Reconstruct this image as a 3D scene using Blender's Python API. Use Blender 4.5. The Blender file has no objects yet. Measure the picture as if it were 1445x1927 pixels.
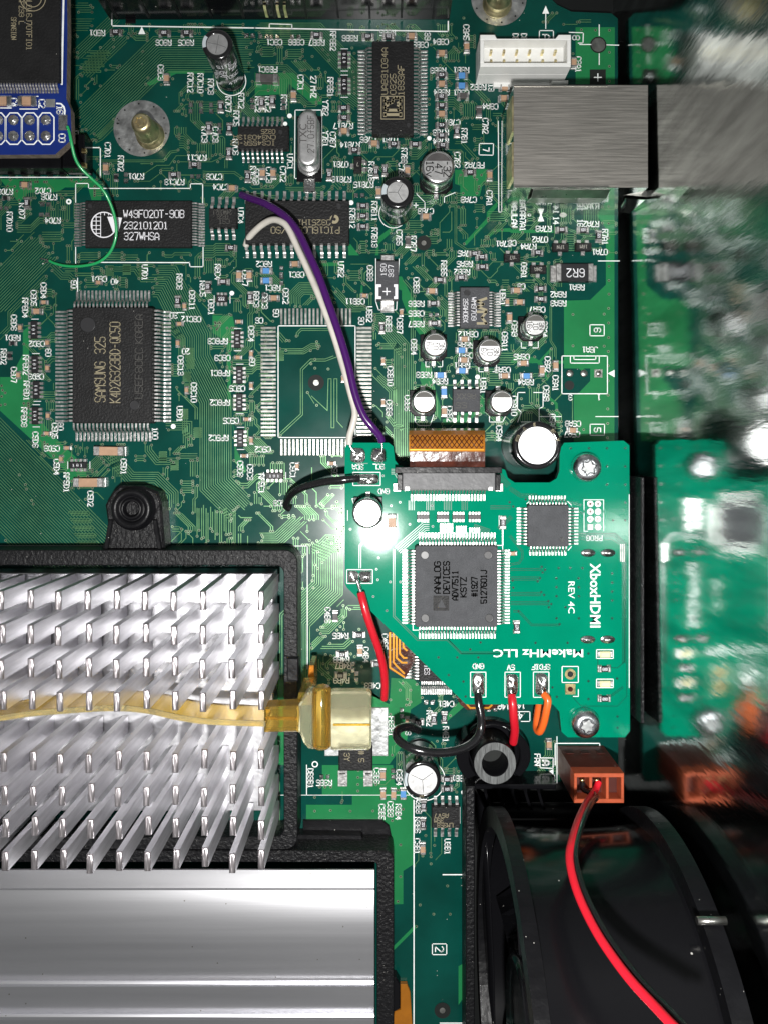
import bpy, math, random
from mathutils import Vector
random.seed(7)
# ---------------------------------------------------------------- camera, world, flash, exposure
# working unit: 1 u = one board unit (0.092 mm in reality), 100 u = 1 Blender unit; origin under the camera
S = 0.01; CX, CY, H = 722.0, 850.0, 1400.0
sc = bpy.context.scene; COL = sc.collection
cam_d = bpy.data.cameras.new('camera'); cam = bpy.data.objects.new('camera', cam_d); COL.objects.link(cam)
cam.location = (0, 0, H*S); cam_d.sensor_fit = 'HORIZONTAL'; cam_d.sensor_width = 36
cam_d.lens = 36*H/1445; cam_d.shift_x = 0.5/1445; cam_d.shift_y = -113.5/1445
cam_d.clip_start = .05; cam_d.clip_end = 200; sc.camera = cam
w = bpy.data.worlds.new("World"); sc.world = w; w.use_nodes = True
nt = w.node_tree; bg = nt.nodes['Background']
tc = nt.nodes.new('ShaderNodeTexCoord'); nz = nt.nodes.new('ShaderNodeTexNoise'); nz.inputs['Scale'].default_value = 1.3
cr = nt.nodes.new('ShaderNodeValToRGB'); cr.color_ramp.elements[0].position = .35; cr.color_ramp.elements[1].position = .68
cr.color_ramp.elements[0].color = (.16, .165, .17, 1); cr.color_ramp.elements[1].color = (.62, .62, .60, 1)
nt.links.new(tc.outputs['Generated'], nz.inputs['Vector']); nt.links.new(nz.outputs[0], cr.inputs[0])
nt.links.new(cr.outputs[0], bg.inputs['Color']); bg.inputs['Strength'].default_value = 0.47
ld = bpy.data.lights.new('phone_flash', 'AREA'); ld.shape = 'DISK'; ld.size = 0.75; ld.energy = 4700; ld.color = (1, .985, .96)
lo = bpy.data.objects.new('phone_flash', ld); COL.objects.link(lo); lo.location = ((704-CX)*S, (CY-1172)*S, 17.5)
sc.view_settings.view_transform = 'Standard'; sc.view_settings.look = 'None'
sc.view_settings.exposure = 0; sc.view_settings.gamma = 1
sc.render.engine = 'CYCLES'; sc.cycles.max_bounces = 8; sc.cycles.transparent_max_bounces = 8
# ---------------------------------------------------------------- materials
MATS = {}
def mat(name, col, rough=.5, metal=0., coat=0., bump=0., bscale=6., var=0., vscale=3., specks=0., sscale=9., stretch=None,
        trans=0., ior=1.45, coat_rough=.1, aniso=0., spec=.5):
    m = bpy.data.materials.new(name); m.use_nodes = True; t = m.node_tree; b = t.nodes['Principled BSDF']
    I = b.inputs; I['Base Color'].default_value = (*col, 1); I['Roughness'].default_value = rough; I['Metallic'].default_value = metal
    I['Coat Weight'].default_value = coat; I['Coat Roughness'].default_value = coat_rough; I['IOR'].default_value = ior
    I['Transmission Weight'].default_value = trans; I['Specular IOR Level'].default_value = spec; I['Anisotropic'].default_value = aniso
    g = t.nodes.new('ShaderNodeNewGeometry'); src = g.outputs['Position']
    if stretch:
        mp = t.nodes.new('ShaderNodeMapping'); mp.inputs['Scale'].default_value = stretch[:3]
        if len(stretch) > 3: mp.inputs['Rotation'].default_value = stretch[3:]
        t.links.new(src, mp.inputs[0]); src = mp.outputs[0]
    def noise(s, d=4.):
        n = t.nodes.new('ShaderNodeTexNoise'); n.inputs['Scale'].default_value = s; n.inputs['Detail'].default_value = d
        t.links.new(src, n.inputs['Vector']); return n.outputs[0]
    colsock = None
    if var:
        mx = t.nodes.new('ShaderNodeMix'); mx.data_type = 'RGBA'
        mr = t.nodes.new('ShaderNodeMapRange'); mr.inputs[1].default_value = .3; mr.inputs[2].default_value = .7
        t.links.new(noise(vscale), mr.inputs[0]); t.links.new(mr.outputs[0], mx.inputs[0])
        mx.inputs[6].default_value = (*[c*(1-var) for c in col], 1); mx.inputs[7].default_value = (*[min(1, c*(1+var)) for c in col], 1)
        colsock = mx.outputs[2]
        rr = t.nodes.new('ShaderNodeMapRange'); rr.inputs[1].default_value = .3; rr.inputs[2].default_value = .7
        rr.inputs[3].default_value = rough*(1-var*.5); rr.inputs[4].default_value = min(1, rough*(1+var*.7))
        t.links.new(noise(vscale*1.7), rr.inputs[0]); t.links.new(rr.outputs[0], I['Roughness'])
    if specks:
        v = t.nodes.new('ShaderNodeTexVoronoi'); v.inputs['Scale'].default_value = sscale; t.links.new(g.outputs['Position'], v.inputs['Vector'])
        lt = t.nodes.new('ShaderNodeMath'); lt.operation = 'LESS_THAN'; lt.inputs[1].default_value = .09; t.links.new(v.outputs['Distance'], lt.inputs[0])
        sep = t.nodes.new('ShaderNodeSeparateColor'); t.links.new(v.outputs['Color'], sep.inputs[0])
        l2 = t.nodes.new('ShaderNodeMath'); l2.operation = 'LESS_THAN'; l2.inputs[1].default_value = specks; t.links.new(sep.outputs[0], l2.inputs[0])
        mu = t.nodes.new('ShaderNodeMath'); mu.operation = 'MULTIPLY'; t.links.new(lt.outputs[0], mu.inputs[0]); t.links.new(l2.outputs[0], mu.inputs[1])
        mx = t.nodes.new('ShaderNodeMix'); mx.data_type = 'RGBA'; t.links.new(mu.outputs[0], mx.inputs[0])
        mx.inputs[6].default_value = (*col, 1); mx.inputs[7].default_value = (.42, .41, .38, 1)
        if colsock: t.links.new(colsock, mx.inputs[6])
        colsock = mx.outputs[2]
    if colsock: t.links.new(colsock, I['Base Color'])
    if bump:
        bp = t.nodes.new('ShaderNodeBump'); bp.inputs['Strength'].default_value = bump; bp.inputs['Distance'].default_value = .03
        t.links.new(noise(bscale, 6), bp.inputs['Height']); t.links.new(bp.outputs[0], I['Normal'])
    MATS[name] = m; return m
mat('solder_mask', (.001, .047, .036), .2, var=.28, vscale=.8, specks=.07, sscale=11, spec=.4)
mat('masked_copper', (.014, .165, .055), .24, var=.12, vscale=1.4, spec=.4)
mat('masked_trace', (.10, .235, .10), .38, metal=.45, var=.25, vscale=4)
mat('adapter_mask', (.0, .192, .108), .10, var=.09, vscale=1.2, spec=.10, bump=.02, bscale=3)
mat('adapter_trace', (.0, .085, .05), .25)
mat('board_edge', (.01, .07, .045), .6, var=.3, vscale=8)
mat('brown_edge', (.13, .105, .085), .7, var=.3, vscale=9, bump=.5, bscale=12)
mat('blue_mask', (.006, .022, .16), .3, coat=.3, var=.2, vscale=1.5)
mat('blue_trace', (.012, .04, .24), .35)
mat('silk', (.88, .92, .90), .6, var=.1, vscale=10)
mat('via_ring', (.16, .24, .15), .35, metal=.4, var=.4, vscale=9)
mat('hole', (.004, .006, .005), .7)
mat('tin', (.64, .63, .62), .38, metal=1., var=.25, vscale=14, bump=.25, bscale=14)
mat('pad_tin', (.5, .5, .47), .34, metal=1., var=.25, vscale=9, bump=.15, bscale=9)
mat('solder', (.62, .62, .61), .24, metal=1., var=.3, vscale=9, bump=.7, bscale=9)
mat('gold', (.75, .6, .3), .3, metal=1., var=.2, vscale=9)
mat('epoxy', (.012, .012, .0125), .5, spec=.3, var=.2, vscale=3, bump=.5, bscale=26, specks=.05, sscale=13)
mat('epoxy_grey', (.062, .064, .07), .6, spec=.3, var=.12, vscale=5, bump=.6, bscale=30)
mat('sawn', (.11, .115, .115), .45, var=.5, vscale=7, bump=.9, bscale=7, stretch=(6, .6, 1, 0, 0, .8))
mat('dimple', (.03, .03, .032), .35)
mat('socket_grey', (.12, .12, .125), .5, var=.15, vscale=5, bump=.3, bscale=14)
mat('pin_base', (.58, .58, .60), .45, metal=1., var=.25, vscale=3, bump=.3, bscale=6)
mat('mark_grey', (.36, .345, .31), .6)
mat('mark_gold', (.31, .27, .175), .6)
mat('mark_white', (.82, .82, .86), .6)
mat('mark_faint', (.09, .088, .08), .6)
mat('mark_black', (.004, .004, .004), .7, spec=.05)
mat('ceramic_tan', (.40, .25, .16), .5, var=.15, vscale=6)
mat('ceramic_grey', (.07, .065, .065), .5, var=.2, vscale=8)
mat('resistor_black', (.012, .012, .014), .45)
mat('resistor_blue', (.08, .25, .55), .45)
mat('can_alu', (.9, .9, .9), .40, metal=1., var=.12, vscale=7, bump=.1, bscale=10)
mat('can_side', (.8, .8, .8), .22, metal=1., var=.1, vscale=4)
mat('sleeve_black', (.008, .008, .009), .16, coat=.6, bump=.2, bscale=4)
mat('sleeve_mark', (.42, .47, .5), .4)
mat('plastic_black', (.005, .005, .006), .34, spec=.25, bump=.25, bscale=9, var=.2, vscale=3, specks=.12, sscale=12)
mat('plastic_rough', (.007, .007, .008), .4, spec=.3, bump=.9, bscale=17, var=.3, vscale=12, specks=.2, sscale=19)
mat('plastic_gloss', (.005, .005, .006), .16, spec=.35, specks=.14, sscale=6, bump=.06, bscale=1.5)
mat('floor_black', (.003, .004, .004), .5, specks=.08)
mat('nylon_white', (.74, .74, .72), .4, var=.05, vscale=3)
mat('nylon_brown', (.10, .014, .007), .4, var=.2, vscale=4)
mat('nylon_orange', (.40, .075, .028), .45, var=.12, vscale=6)
mat('nylon_brown_dark', (.06, .01, .006), .5)
mat('steel_brushed', (.54, .51, .47), .42, metal=1., var=.24, vscale=5, bump=.07, bscale=9, stretch=(.25, 9, 3))
mat('steel_edge', (.5, .49, .46), .3, metal=1., var=.2, vscale=5)
mat('mirror_steel', (.62, .66, .65), .10, metal=1., var=.3, vscale=1.2, bump=.11, bscale=3.2, stretch=(1, 3.4, .6, .7, 0, 0))
mat('shell_side', (.60, .62, .6), .1, metal=1., var=.2, vscale=3, bump=.1, bscale=3)
mat('aluminium', (.80, .79, .82), .42, metal=.92, var=.14, vscale=2.5, bump=.12, bscale=5, stretch=(4, 4, .5))
mat('fin_tip', (.70, .65, .67), .36, metal=1., var=.22, vscale=5, bump=.4, bscale=8, stretch=(7, .8, 1))
mat('alu_plate', (.80, .80, .83), .34, metal=1., var=.05, vscale=.9, specks=.12, sscale=7, bump=.01, bscale=4, stretch=(.15, 5, 3))
mat('brass', (.88, .72, .42), .36, metal=1., var=.25, vscale=6, bump=.3, bscale=6)
mat('steel_screw', (.72, .74, .78), .25, metal=1., var=.3, vscale=6, bump=.3, bscale=6)
mat('washer_tin', (.46, .47, .47), .42, metal=.9, var=.4, vscale=4, bump=.4, bscale=9)
mat('wire_purple', (.05, .006, .10), .25, coat=.2, bump=.12, bscale=3)
mat('wire_white', (.55, .52, .47), .4, bump=.15, bscale=3, var=.12)
mat('wire_green', (.015, .33, .10), .25, coat=.3)
mat('wire_red', (.52, .010, .022), .32, coat=.3, bump=.25, bscale=3)
mat('wire_red_bright', (.72, .012, .03), .42)
mat('wire_orange', (.78, .13, .02), .32, coat=.2, bump=.2, bscale=3)
mat('wire_black', (.009, .009, .010), .2, coat=.5, bump=.5, bscale=4)
mat('amber', (.88, .59, .12), .1, trans=.9, ior=1.42, var=.1, vscale=1.5, bump=.12, bscale=2)
mat('amber_pale', (.95, .88, .60), .14, trans=.88, ior=1.4, var=.1, vscale=1.5, bump=.1, bscale=2)
mat('kapton', (.42, .15, .012), .22, coat=.5, metal=.25, var=.15, vscale=3)
mat('kapton_bright', (.75, .33, .03), .22, coat=.5, metal=.4)
mat('kapton_brown', (.055, .012, .006), .22, coat=.6, var=.5, vscale=5, bump=.5, bscale=5)
mat('led_lens', (.75, .7, .42), .35)
# ---------------------------------------------------------------- mesh building (u coordinates: x right, y DOWN the photo, z up)
class MB:
    def __init__(s): s.v = []; s.f = []; s.m = []; s.cur = 0; s.sm = []; s.smooth = False
    def face(s, idx): s.f.append(idx); s.m.append(s.cur); s.sm.append(s.smooth)
    def quad(s, a, b, c, d):
        n = len(s.v); s.v += [a, b, c, d]; s.face((n, n+1, n+2, n+3))
    def loops(s, rings, cap0=True, cap1=True, closed=True):
        n0 = len(s.v); k = len(rings[0])
        for r in rings: s.v += list(r)
        for i in range(len(rings)-1):
            a = n0+i*k; b = a+k
            for j in range(k if closed else k-1):
                j2 = (j+1) % k; s.face((a+j, a+j2, b+j2, b+j))
        sv = s.smooth; s.smooth = False
        if cap0: s.face(tuple(n0+j for j in range(k))[::-1])
        if cap1: s.face(tuple(n0+(len(rings)-1)*k+j for j in range(k)))
        s.smooth = sv
    def box(s, x0, y0, z0, x1, y1, z1, ch=0., tx=0., ty=0.):
        def ring(i, z, ix=0, iy=0): return [(x0+i+ix, y0+i+iy, z), (x1-i-ix, y0+i+iy, z), (x1-i-ix, y1-i-iy, z), (x0+i+ix, y1-i-iy, z)]
        if ch: s.loops([ring(0, z0), ring(0, z1-ch, tx, ty), ring(ch, z1, tx, ty)])
        else: s.loops([ring(0, z0), ring(0, z1, tx, ty)])
    def prism(s, pts, z0, z1, ch=0.):
        if area(pts) < 0: pts = pts[::-1]
        if ch:
            c = inset(pts, ch); s.loops([[(x, y, z0) for x, y in pts], [(x, y, z1-ch) for x, y in pts], [(x, y, z1) for x, y in c]])
        else: s.loops([[(x, y, z0) for x, y in pts], [(x, y, z1) for x, y in pts]])
    def flat(s, pts, z):
        if area(pts) < 0: pts = pts[::-1]
        n = len(s.v); s.v += [(x, y, z) for x, y in pts]; s.face(tuple(range(n, n+len(pts))))
    def lathe(s, cx, cy, prof, n=24, cap0=True, cap1=True, smooth=True, sq=1.):
        sv = s.smooth; s.smooth = smooth
        s.loops([[(cx+r*math.cos(2*math.pi*j/n), cy+r*sq*math.sin(2*math.pi*j/n), z) for j in range(n)] for r, z in prof], cap0, cap1); s.smooth = sv
    def ring(s, cx, cy, r0, r1, z, n=14):
        k = len(s.v)
        for j in range(n):
            a = 2*math.pi*j/n; s.v += [(cx+r0*math.cos(a), cy+r0*math.sin(a), z), (cx+r1*math.cos(a), cy+r1*math.sin(a), z)]
        for j in range(n):
            a = k+2*j; b = k+2*((j+1) % n); s.face((a, a+1, b+1, b))
    def disc(s, cx, cy, r, z, n=12): s.flat([(cx+r*math.cos(2*math.pi*j/n), cy+r*math.sin(2*math.pi*j/n)) for j in range(n)], z)
    def tube(s, pts, r, n=10, cap=True, ry=None):
        sv = s.smooth; s.smooth = True; rings = []
        P = [Vector(p) for p in pts]; up = Vector((0, 0, 1)); rs = r if isinstance(r, (list, tuple)) else [r]*len(P)
        d0 = (P[1]-P[0]).normalized(); a = up.cross(d0)
        if a.length < .1: a = Vector((1, 0, 0)).cross(d0)
        a.normalize()
        for i, p in enumerate(P):
            d = (P[min(i+1, len(P)-1)]-P[max(i-1, 0)]).normalized()
            a = (a-d*a.dot(d)).normalized(); b = d.cross(a)
            rings.append([tuple(p+a*math.cos(2*math.pi*j/n)*rs[i]+b*math.sin(2*math.pi*j/n)*(ry or rs[i])) for j in range(n)])
        s.loops(rings, cap, cap); s.smooth = sv
    def sweep(s, path, lat, wd, th):   # flat bar along a path; lat = unit lateral (x, y)
        rings = []
        for i, p in enumerate(path):
            a = Vector(path[max(i-1, 0)]); b = Vector(path[min(i+1, len(path)-1)]); d = (b-a).normalized(); L = Vector((lat[0], lat[1], 0))
            nrm = L.cross(d); nrm.normalize(); nrm = nrm if nrm.z >= 0 or abs(nrm.z) < .2 else -nrm
            p = Vector(p); rings.append([tuple(p+L*wd/2+nrm*th/2), tuple(p-L*wd/2+nrm*th/2), tuple(p-L*wd/2-nrm*th/2), tuple(p+L*wd/2-nrm*th/2)])
        s.loops(rings)
    def strip(s, pts, wd, z, closed=False):
        pts = clean(pts)
        if len(pts) < 2: return
        L = offset(pts, wd/2); R = offset(pts, -wd/2); n = len(s.v)
        for a, b in zip(L, R): s.v += [(a[0], a[1], z), (b[0], b[1], z)]
        for i in range(len(pts)-1): s.face((n+2*i, n+2*i+1, n+2*i+3, n+2*i+2))
    def build(s, name, mats, parent=None, props=None):
        me = bpy.data.meshes.new(name); o = (0, 0, 0)
        if parent is not None: o = WL(parent)
        vv = [((x-CX)*S-o[0], (CY-y)*S-o[1], z*S-o[2]) for x, y, z in s.v]
        me.from_pydata(vv, [], [f[::-1] for f in s.f])
        mats = mats if isinstance(mats, (list, tuple)) else [mats]
        for m in mats: me.materials.append(MATS[m])
        if len(mats) > 1: me.polygons.foreach_set('material_index', s.m)
        if any(s.sm): me.polygons.foreach_set('use_smooth', s.sm)
        me.update()
        ob = bpy.data.objects.new(name, me); COL.objects.link(ob)
        if parent is not None: ob.parent = parent
        for k, v_ in (props or {}).items(): ob[k] = v_
        return ob
def WL(o):
    x, y, z = o.location
    while o.parent: o = o.parent; x += o.location[0]; y += o.location[1]; z += o.location[2]
    return (x, y, z)
def area(p): return sum(p[i][0]*p[(i+1) % len(p)][1]-p[(i+1) % len(p)][0]*p[i][1] for i in range(len(p)))/2
def clean(p):
    o = [p[0]]
    for q in p[1:]:
        if abs(q[0]-o[-1][0])+abs(q[1]-o[-1][1]) > .05: o.append(q)
    return o
def offset(pts, d):
    out = []; n = len(pts)
    for i in range(n):
        a = pts[max(i-1, 0)]; b = pts[i]; c = pts[min(i+1, n-1)]
        def nr(p, q):
            dx, dy = q[0]-p[0], q[1]-p[1]; l = math.hypot(dx, dy) or 1; return (-dy/l, dx/l)
        n1 = nr(a, b) if i > 0 else nr(b, c); n2 = nr(b, c) if i < n-1 else n1
        mx, my = n1[0]+n2[0], n1[1]+n2[1]; q = mx*mx+my*my
        k = 2/q if q > .5 else 1.5
        out.append((b[0]+mx*k*d, b[1]+my*k*d))
    return out
def inset(pts, d):
    n = len(pts); out = []
    for i in range(n):
        a, b, c = pts[i-1], pts[i], pts[(i+1) % n]
        def nr(p, q):
            dx, dy = q[0]-p[0], q[1]-p[1]; l = math.hypot(dx, dy) or 1; return (-dy/l, dx/l)
        n1, n2 = nr(a, b), nr(b, c); mx, my = n1[0]+n2[0], n1[1]+n2[1]; q = mx*mx+my*my; k = 2/q if q > .5 else 1.
        out.append((b[0]+mx*k*d, b[1]+my*k*d))
    return out
def rrect(x0, y0, x1, y1, r, n=4):
    o = []
    for cx, cy, a0 in ((x1-r, y0+r, -90), (x1-r, y1-r, 0), (x0+r, y1-r, 90), (x0+r, y0+r, 180)):
        for j in range(n+1): a = math.radians(a0+90*j/n); o.append((cx+r*math.cos(a), cy+r*math.sin(a)))
    return o
def spl(pts, n=8):
    out = []; P = [Vector(p) for p in pts]; m = len(P)
    for i in range(m-1):
        p0 = P[max(i-1, 0)]; p1 = P[i]; p2 = P[i+1]; p3 = P[min(i+2, m-1)]
        for j in range(n):
            t = j/n; out.append(tuple(.5*((2*p1)+(p2-p0)*t+(2*p0-5*p1+4*p2-p3)*t*t+(3*p1-p0-3*p2+p3)*t**3)))
    out.append(tuple(P[-1])); return out
def U(px, py, z): k = 1-z/H; return (CX+(px-CX)*k, CY+(py-CY)*k)      # line of sight through the photo point, met at height z
def U3(px, py, z): return (*U(px, py, z), z)
def thing(name, label, cat, x, y, z=0, group=None):
    o = bpy.data.objects.new(name, None); COL.objects.link(o); o.empty_display_size = .1
    o.location = ((x-CX)*S, (CY-y)*S, z*S); o['label'] = label; o['category'] = cat
    if group: o['group'] = group
    return o
def tag(o, label, cat, group=None, kind=None):
    o['label'] = label; o['category'] = cat
    if group: o['group'] = group
    if kind: o['kind'] = kind
    return o
STUFF = {'kind': 'stuff'}
# ---------------------------------------------------------------- stroke lettering for board print and chip marks
G = {'0': '100105163645413010', '1': '152620|1030', '2': '05163645440040', '3': '051636454433132|33424130100', '4': '30360242', '5': '460603334241301001',
 '6': '4536160501103041423303', '7': '06462', '8': '13040516364544331302011030414233', '9': '0110304145361605041343', 'A': '0004264440|0242',
 'B': '00063645443303|3342413000', 'C': '4536160501103041', 'D': '00062644422000', 'E': '46060040|0333', 'F': '460600|0333', 'G': '453616050110304143|4323',
 'H': '0006|4640|0343', 'I': '1030|2026|1636', 'J': '0110304146', 'K': '0006|460340', 'L': '060040', 'M': '0006234640', 'N': '00064046',
 'O': '100105163645413010', 'P': '00063645443303', 'Q': '100105163645413010|2240', 'R': '00063645443303|2340', 'S': '453616050413334241301001',
 'T': '0646|2620', 'U': '060110304146', 'V': '062046', 'W': '0610243046', 'X': '0640|4600', 'Y': '062346|2320', 'Z': '06460040', '-': '1333',
 '+': '0343|2125', '.': '2021', '/': '0046', '#': '1016|3036|0242|0444', 'v': '042044', 'f': '20253646|0343', 's': '4414033241 3001', 'y': '0420|4400'}
G['3'] = '05163645443313|33424130100 1'.replace(' ', ''); G['7'] = '064620'; G['s'] = '441403123141300 0'.replace(' ', '')
def text(mb, s, cx, cy, rot, h, z, w=None, adv=None, wf=.62):
    gw = h*wf; adv = adv or gw*1.28; w = w or h*.16; a = math.radians(rot*90); ca, sa = math.cos(a), math.sin(a); x0 = -(adv*(len(s)-1)+gw)/2
    for i, ch in enumerate(s):
        g = G.get(ch)
        if not g: continue
        for st in g.split('|'):
            pts = []
            for j in range(0, len(st)-1, 2):
                u = x0+i*adv+int(st[j])/4*gw; v = (int(st[j+1])/6-.5)*h; pts.append((cx+u*ca+v*sa, cy+u*sa-v*ca))
            for p, q in zip(pts, pts[1:]):
                dx, dy = q[0]-p[0], q[1]-p[1]; l = math.hypot(dx, dy) or 1; e = w*.35/l
                mb.strip([(p[0]-dx*e, p[1]-dy*e), (q[0]+dx*e, q[1]+dy*e)], w, z)
def btext(mb, s, cx, cy, rot, h, z, length=None, bold=0.):
    cu = bpy.data.curves.new('t', 'FONT'); cu.body = s; cu.size = 1; cu.offset = bold; cu.resolution_u = 2
    ob = bpy.data.objects.new('t', cu); me = ob.to_mesh(); V = [v.co.copy() for v in me.vertices]; F = [tuple(p.vertices) for p in me.polygons]
    ob.to_mesh_clear(); bpy.data.objects.remove(ob); bpy.data.curves.remove(cu)
    x0, x1 = min(v.x for v in V), max(v.x for v in V); y0, y1 = 0, .70
    sy = h/(y1-y0); sx = length/(x1-x0) if length else sy; a = math.radians(rot*90); ca, sa = math.cos(a), math.sin(a); n = len(mb.v)
    for v in V:
        u = (v.x-(x0+x1)/2)*sx; t = (v.y-.35)*sy; mb.v.append((cx+u*ca+t*sa, cy+u*sa-t*ca, z))
    for f in F: mb.face(tuple(n+i for i in f)[::-1])
# ---------------------------------------------------------------- survey sheets: sub-areas of the board with their own origin and scale
REG = {'T1': (0, 0, .3322), 'T2': (480, 0, .3322), 'T3': (960, 0, .3356), 'M1': (0, 480, .3322), 'M2': (480, 480, .3322), 'M3': (960, 480, .3356),
       'L1': (0, 960, .3322), 'L2': (480, 960, .3322), 'L3': (960, 960, .3356), 'B1': (0, 1440, .3322), 'B2': (480, 1440, .3322), 'B3': (960, 1440, .3356)}
def Z(r, x, y): a = REG[r]; return (a[0]+x*a[2], a[1]+y*a[2])
def Zs(r, pts): return [Z(r, *p) for p in pts]
def parse(s): return [tuple(map(float, p.split(','))) for p in s.split()]
# ---------------------------------------------------------------- case floor
f = MB(); f.box(-400, -400, -75, 2300, 2500, -60); fo = f.build('case_floor', 'floor_black'); fo['kind'] = 'structure'
# ---------------------------------------------------------------- motherboard
mboard = thing('motherboard', 'large dark green printed circuit board under all the chips, connectors and heatsinks', 'circuit board', 600, 850, -17)
outline = [(-250, -250), (1020, -250), (1030, -10), (1048, 8), (1075, 21), (1150, 24), (1162, 34), (1163, 1472), (876, 1472), (876, 2250), (-250, 2250)]
b = MB(); b.prism(outline, -16.5, 0); b.build('board', ['solder_mask'], mboard)
# copper pours (lighter green)
pours = [('T3', '365,150 585,150 585,470 365,470'), ('M3', '535,-10 583,-10 583,1045 355,1045 355,785 385,770 447,705 447,635 300,635 300,255 447,250 535,165'),
 ('T3', '545,1180 583,1160 583,1430 535,1430 535,1280 480,1200'), ('T1', '0,1012 540,1012 545,1060 370,1060 330,1085 160,1090 110,1150 0,1012'), ('T1', '500,1062 575,1062 575,1132 520,1132'),
 ('T1', '960,398 1160,398 1160,415 1000,415 850,485 830,470 880,440'), ('M1', '0,690 60,690 130,560 130,430 165,400 165,690 170,860 300,1020 360,1080 480,1190 500,1290 380,1290 380,1230 0,880'),
 ('M1', '1205,340 1320,345 1330,400 1310,500 1310,900 1340,1100 1400,1220 1380,1240 1330,1170 1330,1000 1290,800 1290,490 1205,440'),
 ('T2', '0,410 220,410 380,560 380,590 330,590 190,470 180,530 0,540'), ('T2', '1130,960 1320,955 1325,1020 1290,1030 1270,1110 1160,1110 1160,1050 1130,1040'),
 ('T2', '1175,1385 1185,1370 1310,1235 1310,1200 1370,1140 1370,1170 1330,1215 1330,1245 1195,1388'), ('T2', '1355,1296 1445,1290 1445,1312 1360,1312 1300,1370 1288,1360'),
 ('T2', '700,1340 780,1280 790,1300 700,1380 700,1445 680,1445'), ('T2', '540,1380 590,1445 530,1445 528,1390'),
 ('M2', '780,120 830,120 900,260 970,440 930,450 880,380 830,250 830,200 780,180'), ('M2', '940,600 1000,650 1010,720 1050,860 1050,940 1020,900 960,780 930,700'),
 ('M2', '1290,780 1300,900 1260,900 1180,960 1060,960 1060,930 1250,880'), ('M2', '370,40 500,40 500,60 380,62'), ('M2', '600,170 610,170 610,225 596,225'),
 ('L2', '310,1020 600,1020 760,1100 770,950 900,960 940,1010 940,1090 880,1130 860,1300 760,1440 640,1440 640,1120 660,1030 340,1030'), ('L2', '1200,1040 1130,1110 1060,1190 1060,1220 1210,1090'),
 ('B2', '290,225 550,225 550,170 380,170 380,0 780,0 790,100 850,130 900,200 900,560 838,600 838,788 780,790 775,470 720,320 370,310 355,320 290,318'),
 ('B2', '770,1040 905,905 918,918 770,1065'), ('B2', '1150,1140 1185,1120 1190,1300 1150,1360'), ('M3', '0,600 20,570 130,570 160,590 225,520 235,530 175,595 215,690 205,705 150,605 0,605'),
 ('M3', '215,790 265,830 270,960 250,960 250,840 205,800'), ('M3', '240,592 350,590 430,650 420,665 340,605 240,610'), ('T3', '0,1285 240,1290 240,1305 0,1305'), ('L2', '130,960 170,960 170,1445 100,1445')]
b = MB()
for i, (r, s) in enumerate(pours): b.flat(Zs(r, parse(s)), .30+.013*i)
b.build('copper_pour', 'masked_copper', mboard, STUFF)
# hand routed trace bundles: region, points, count, pitch (region units, + = to the right of travel), trace width
tr = MB(); vias = []
occ = set(); CELL = 4.3
def cells_line(p, q):
    n = max(1, int(math.hypot(q[0]-p[0], q[1]-p[1])/2)); return {(int((p[0]+(q[0]-p[0])*i/n)//CELL), int((p[1]+(q[1]-p[1])*i/n)//CELL)) for i in range(n+1)}
def inside(x, y): return -20 < x < 1160 and -20 < y < 1947 and not (x > 870 and y > 1470)
def bundle(pts, n, pitch, wd=1.15, via=.5, jit=True):
    pts = [tuple(p) for p in pts]
    for k in range(n):
        L = offset(pts, k*pitch)
        if jit:
            for e, nb in ((0, 1), (-1, -2)):
                dx, dy = L[nb][0]-L[e][0], L[nb][1]-L[e][1]; l = math.hypot(dx, dy) or 1; t = min(.4*l, random.uniform(0, 16)); L[e] = (L[e][0]+dx/l*t, L[e][1]+dy/l*t)
        tr.strip(L, wd, .62)
        for p, q in zip(L, L[1:]): occ.update(cells_line(p, q))
        if random.random() < via: vias.append(L[-1])
        if random.random() < via*.6: vias.append(L[0])
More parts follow.
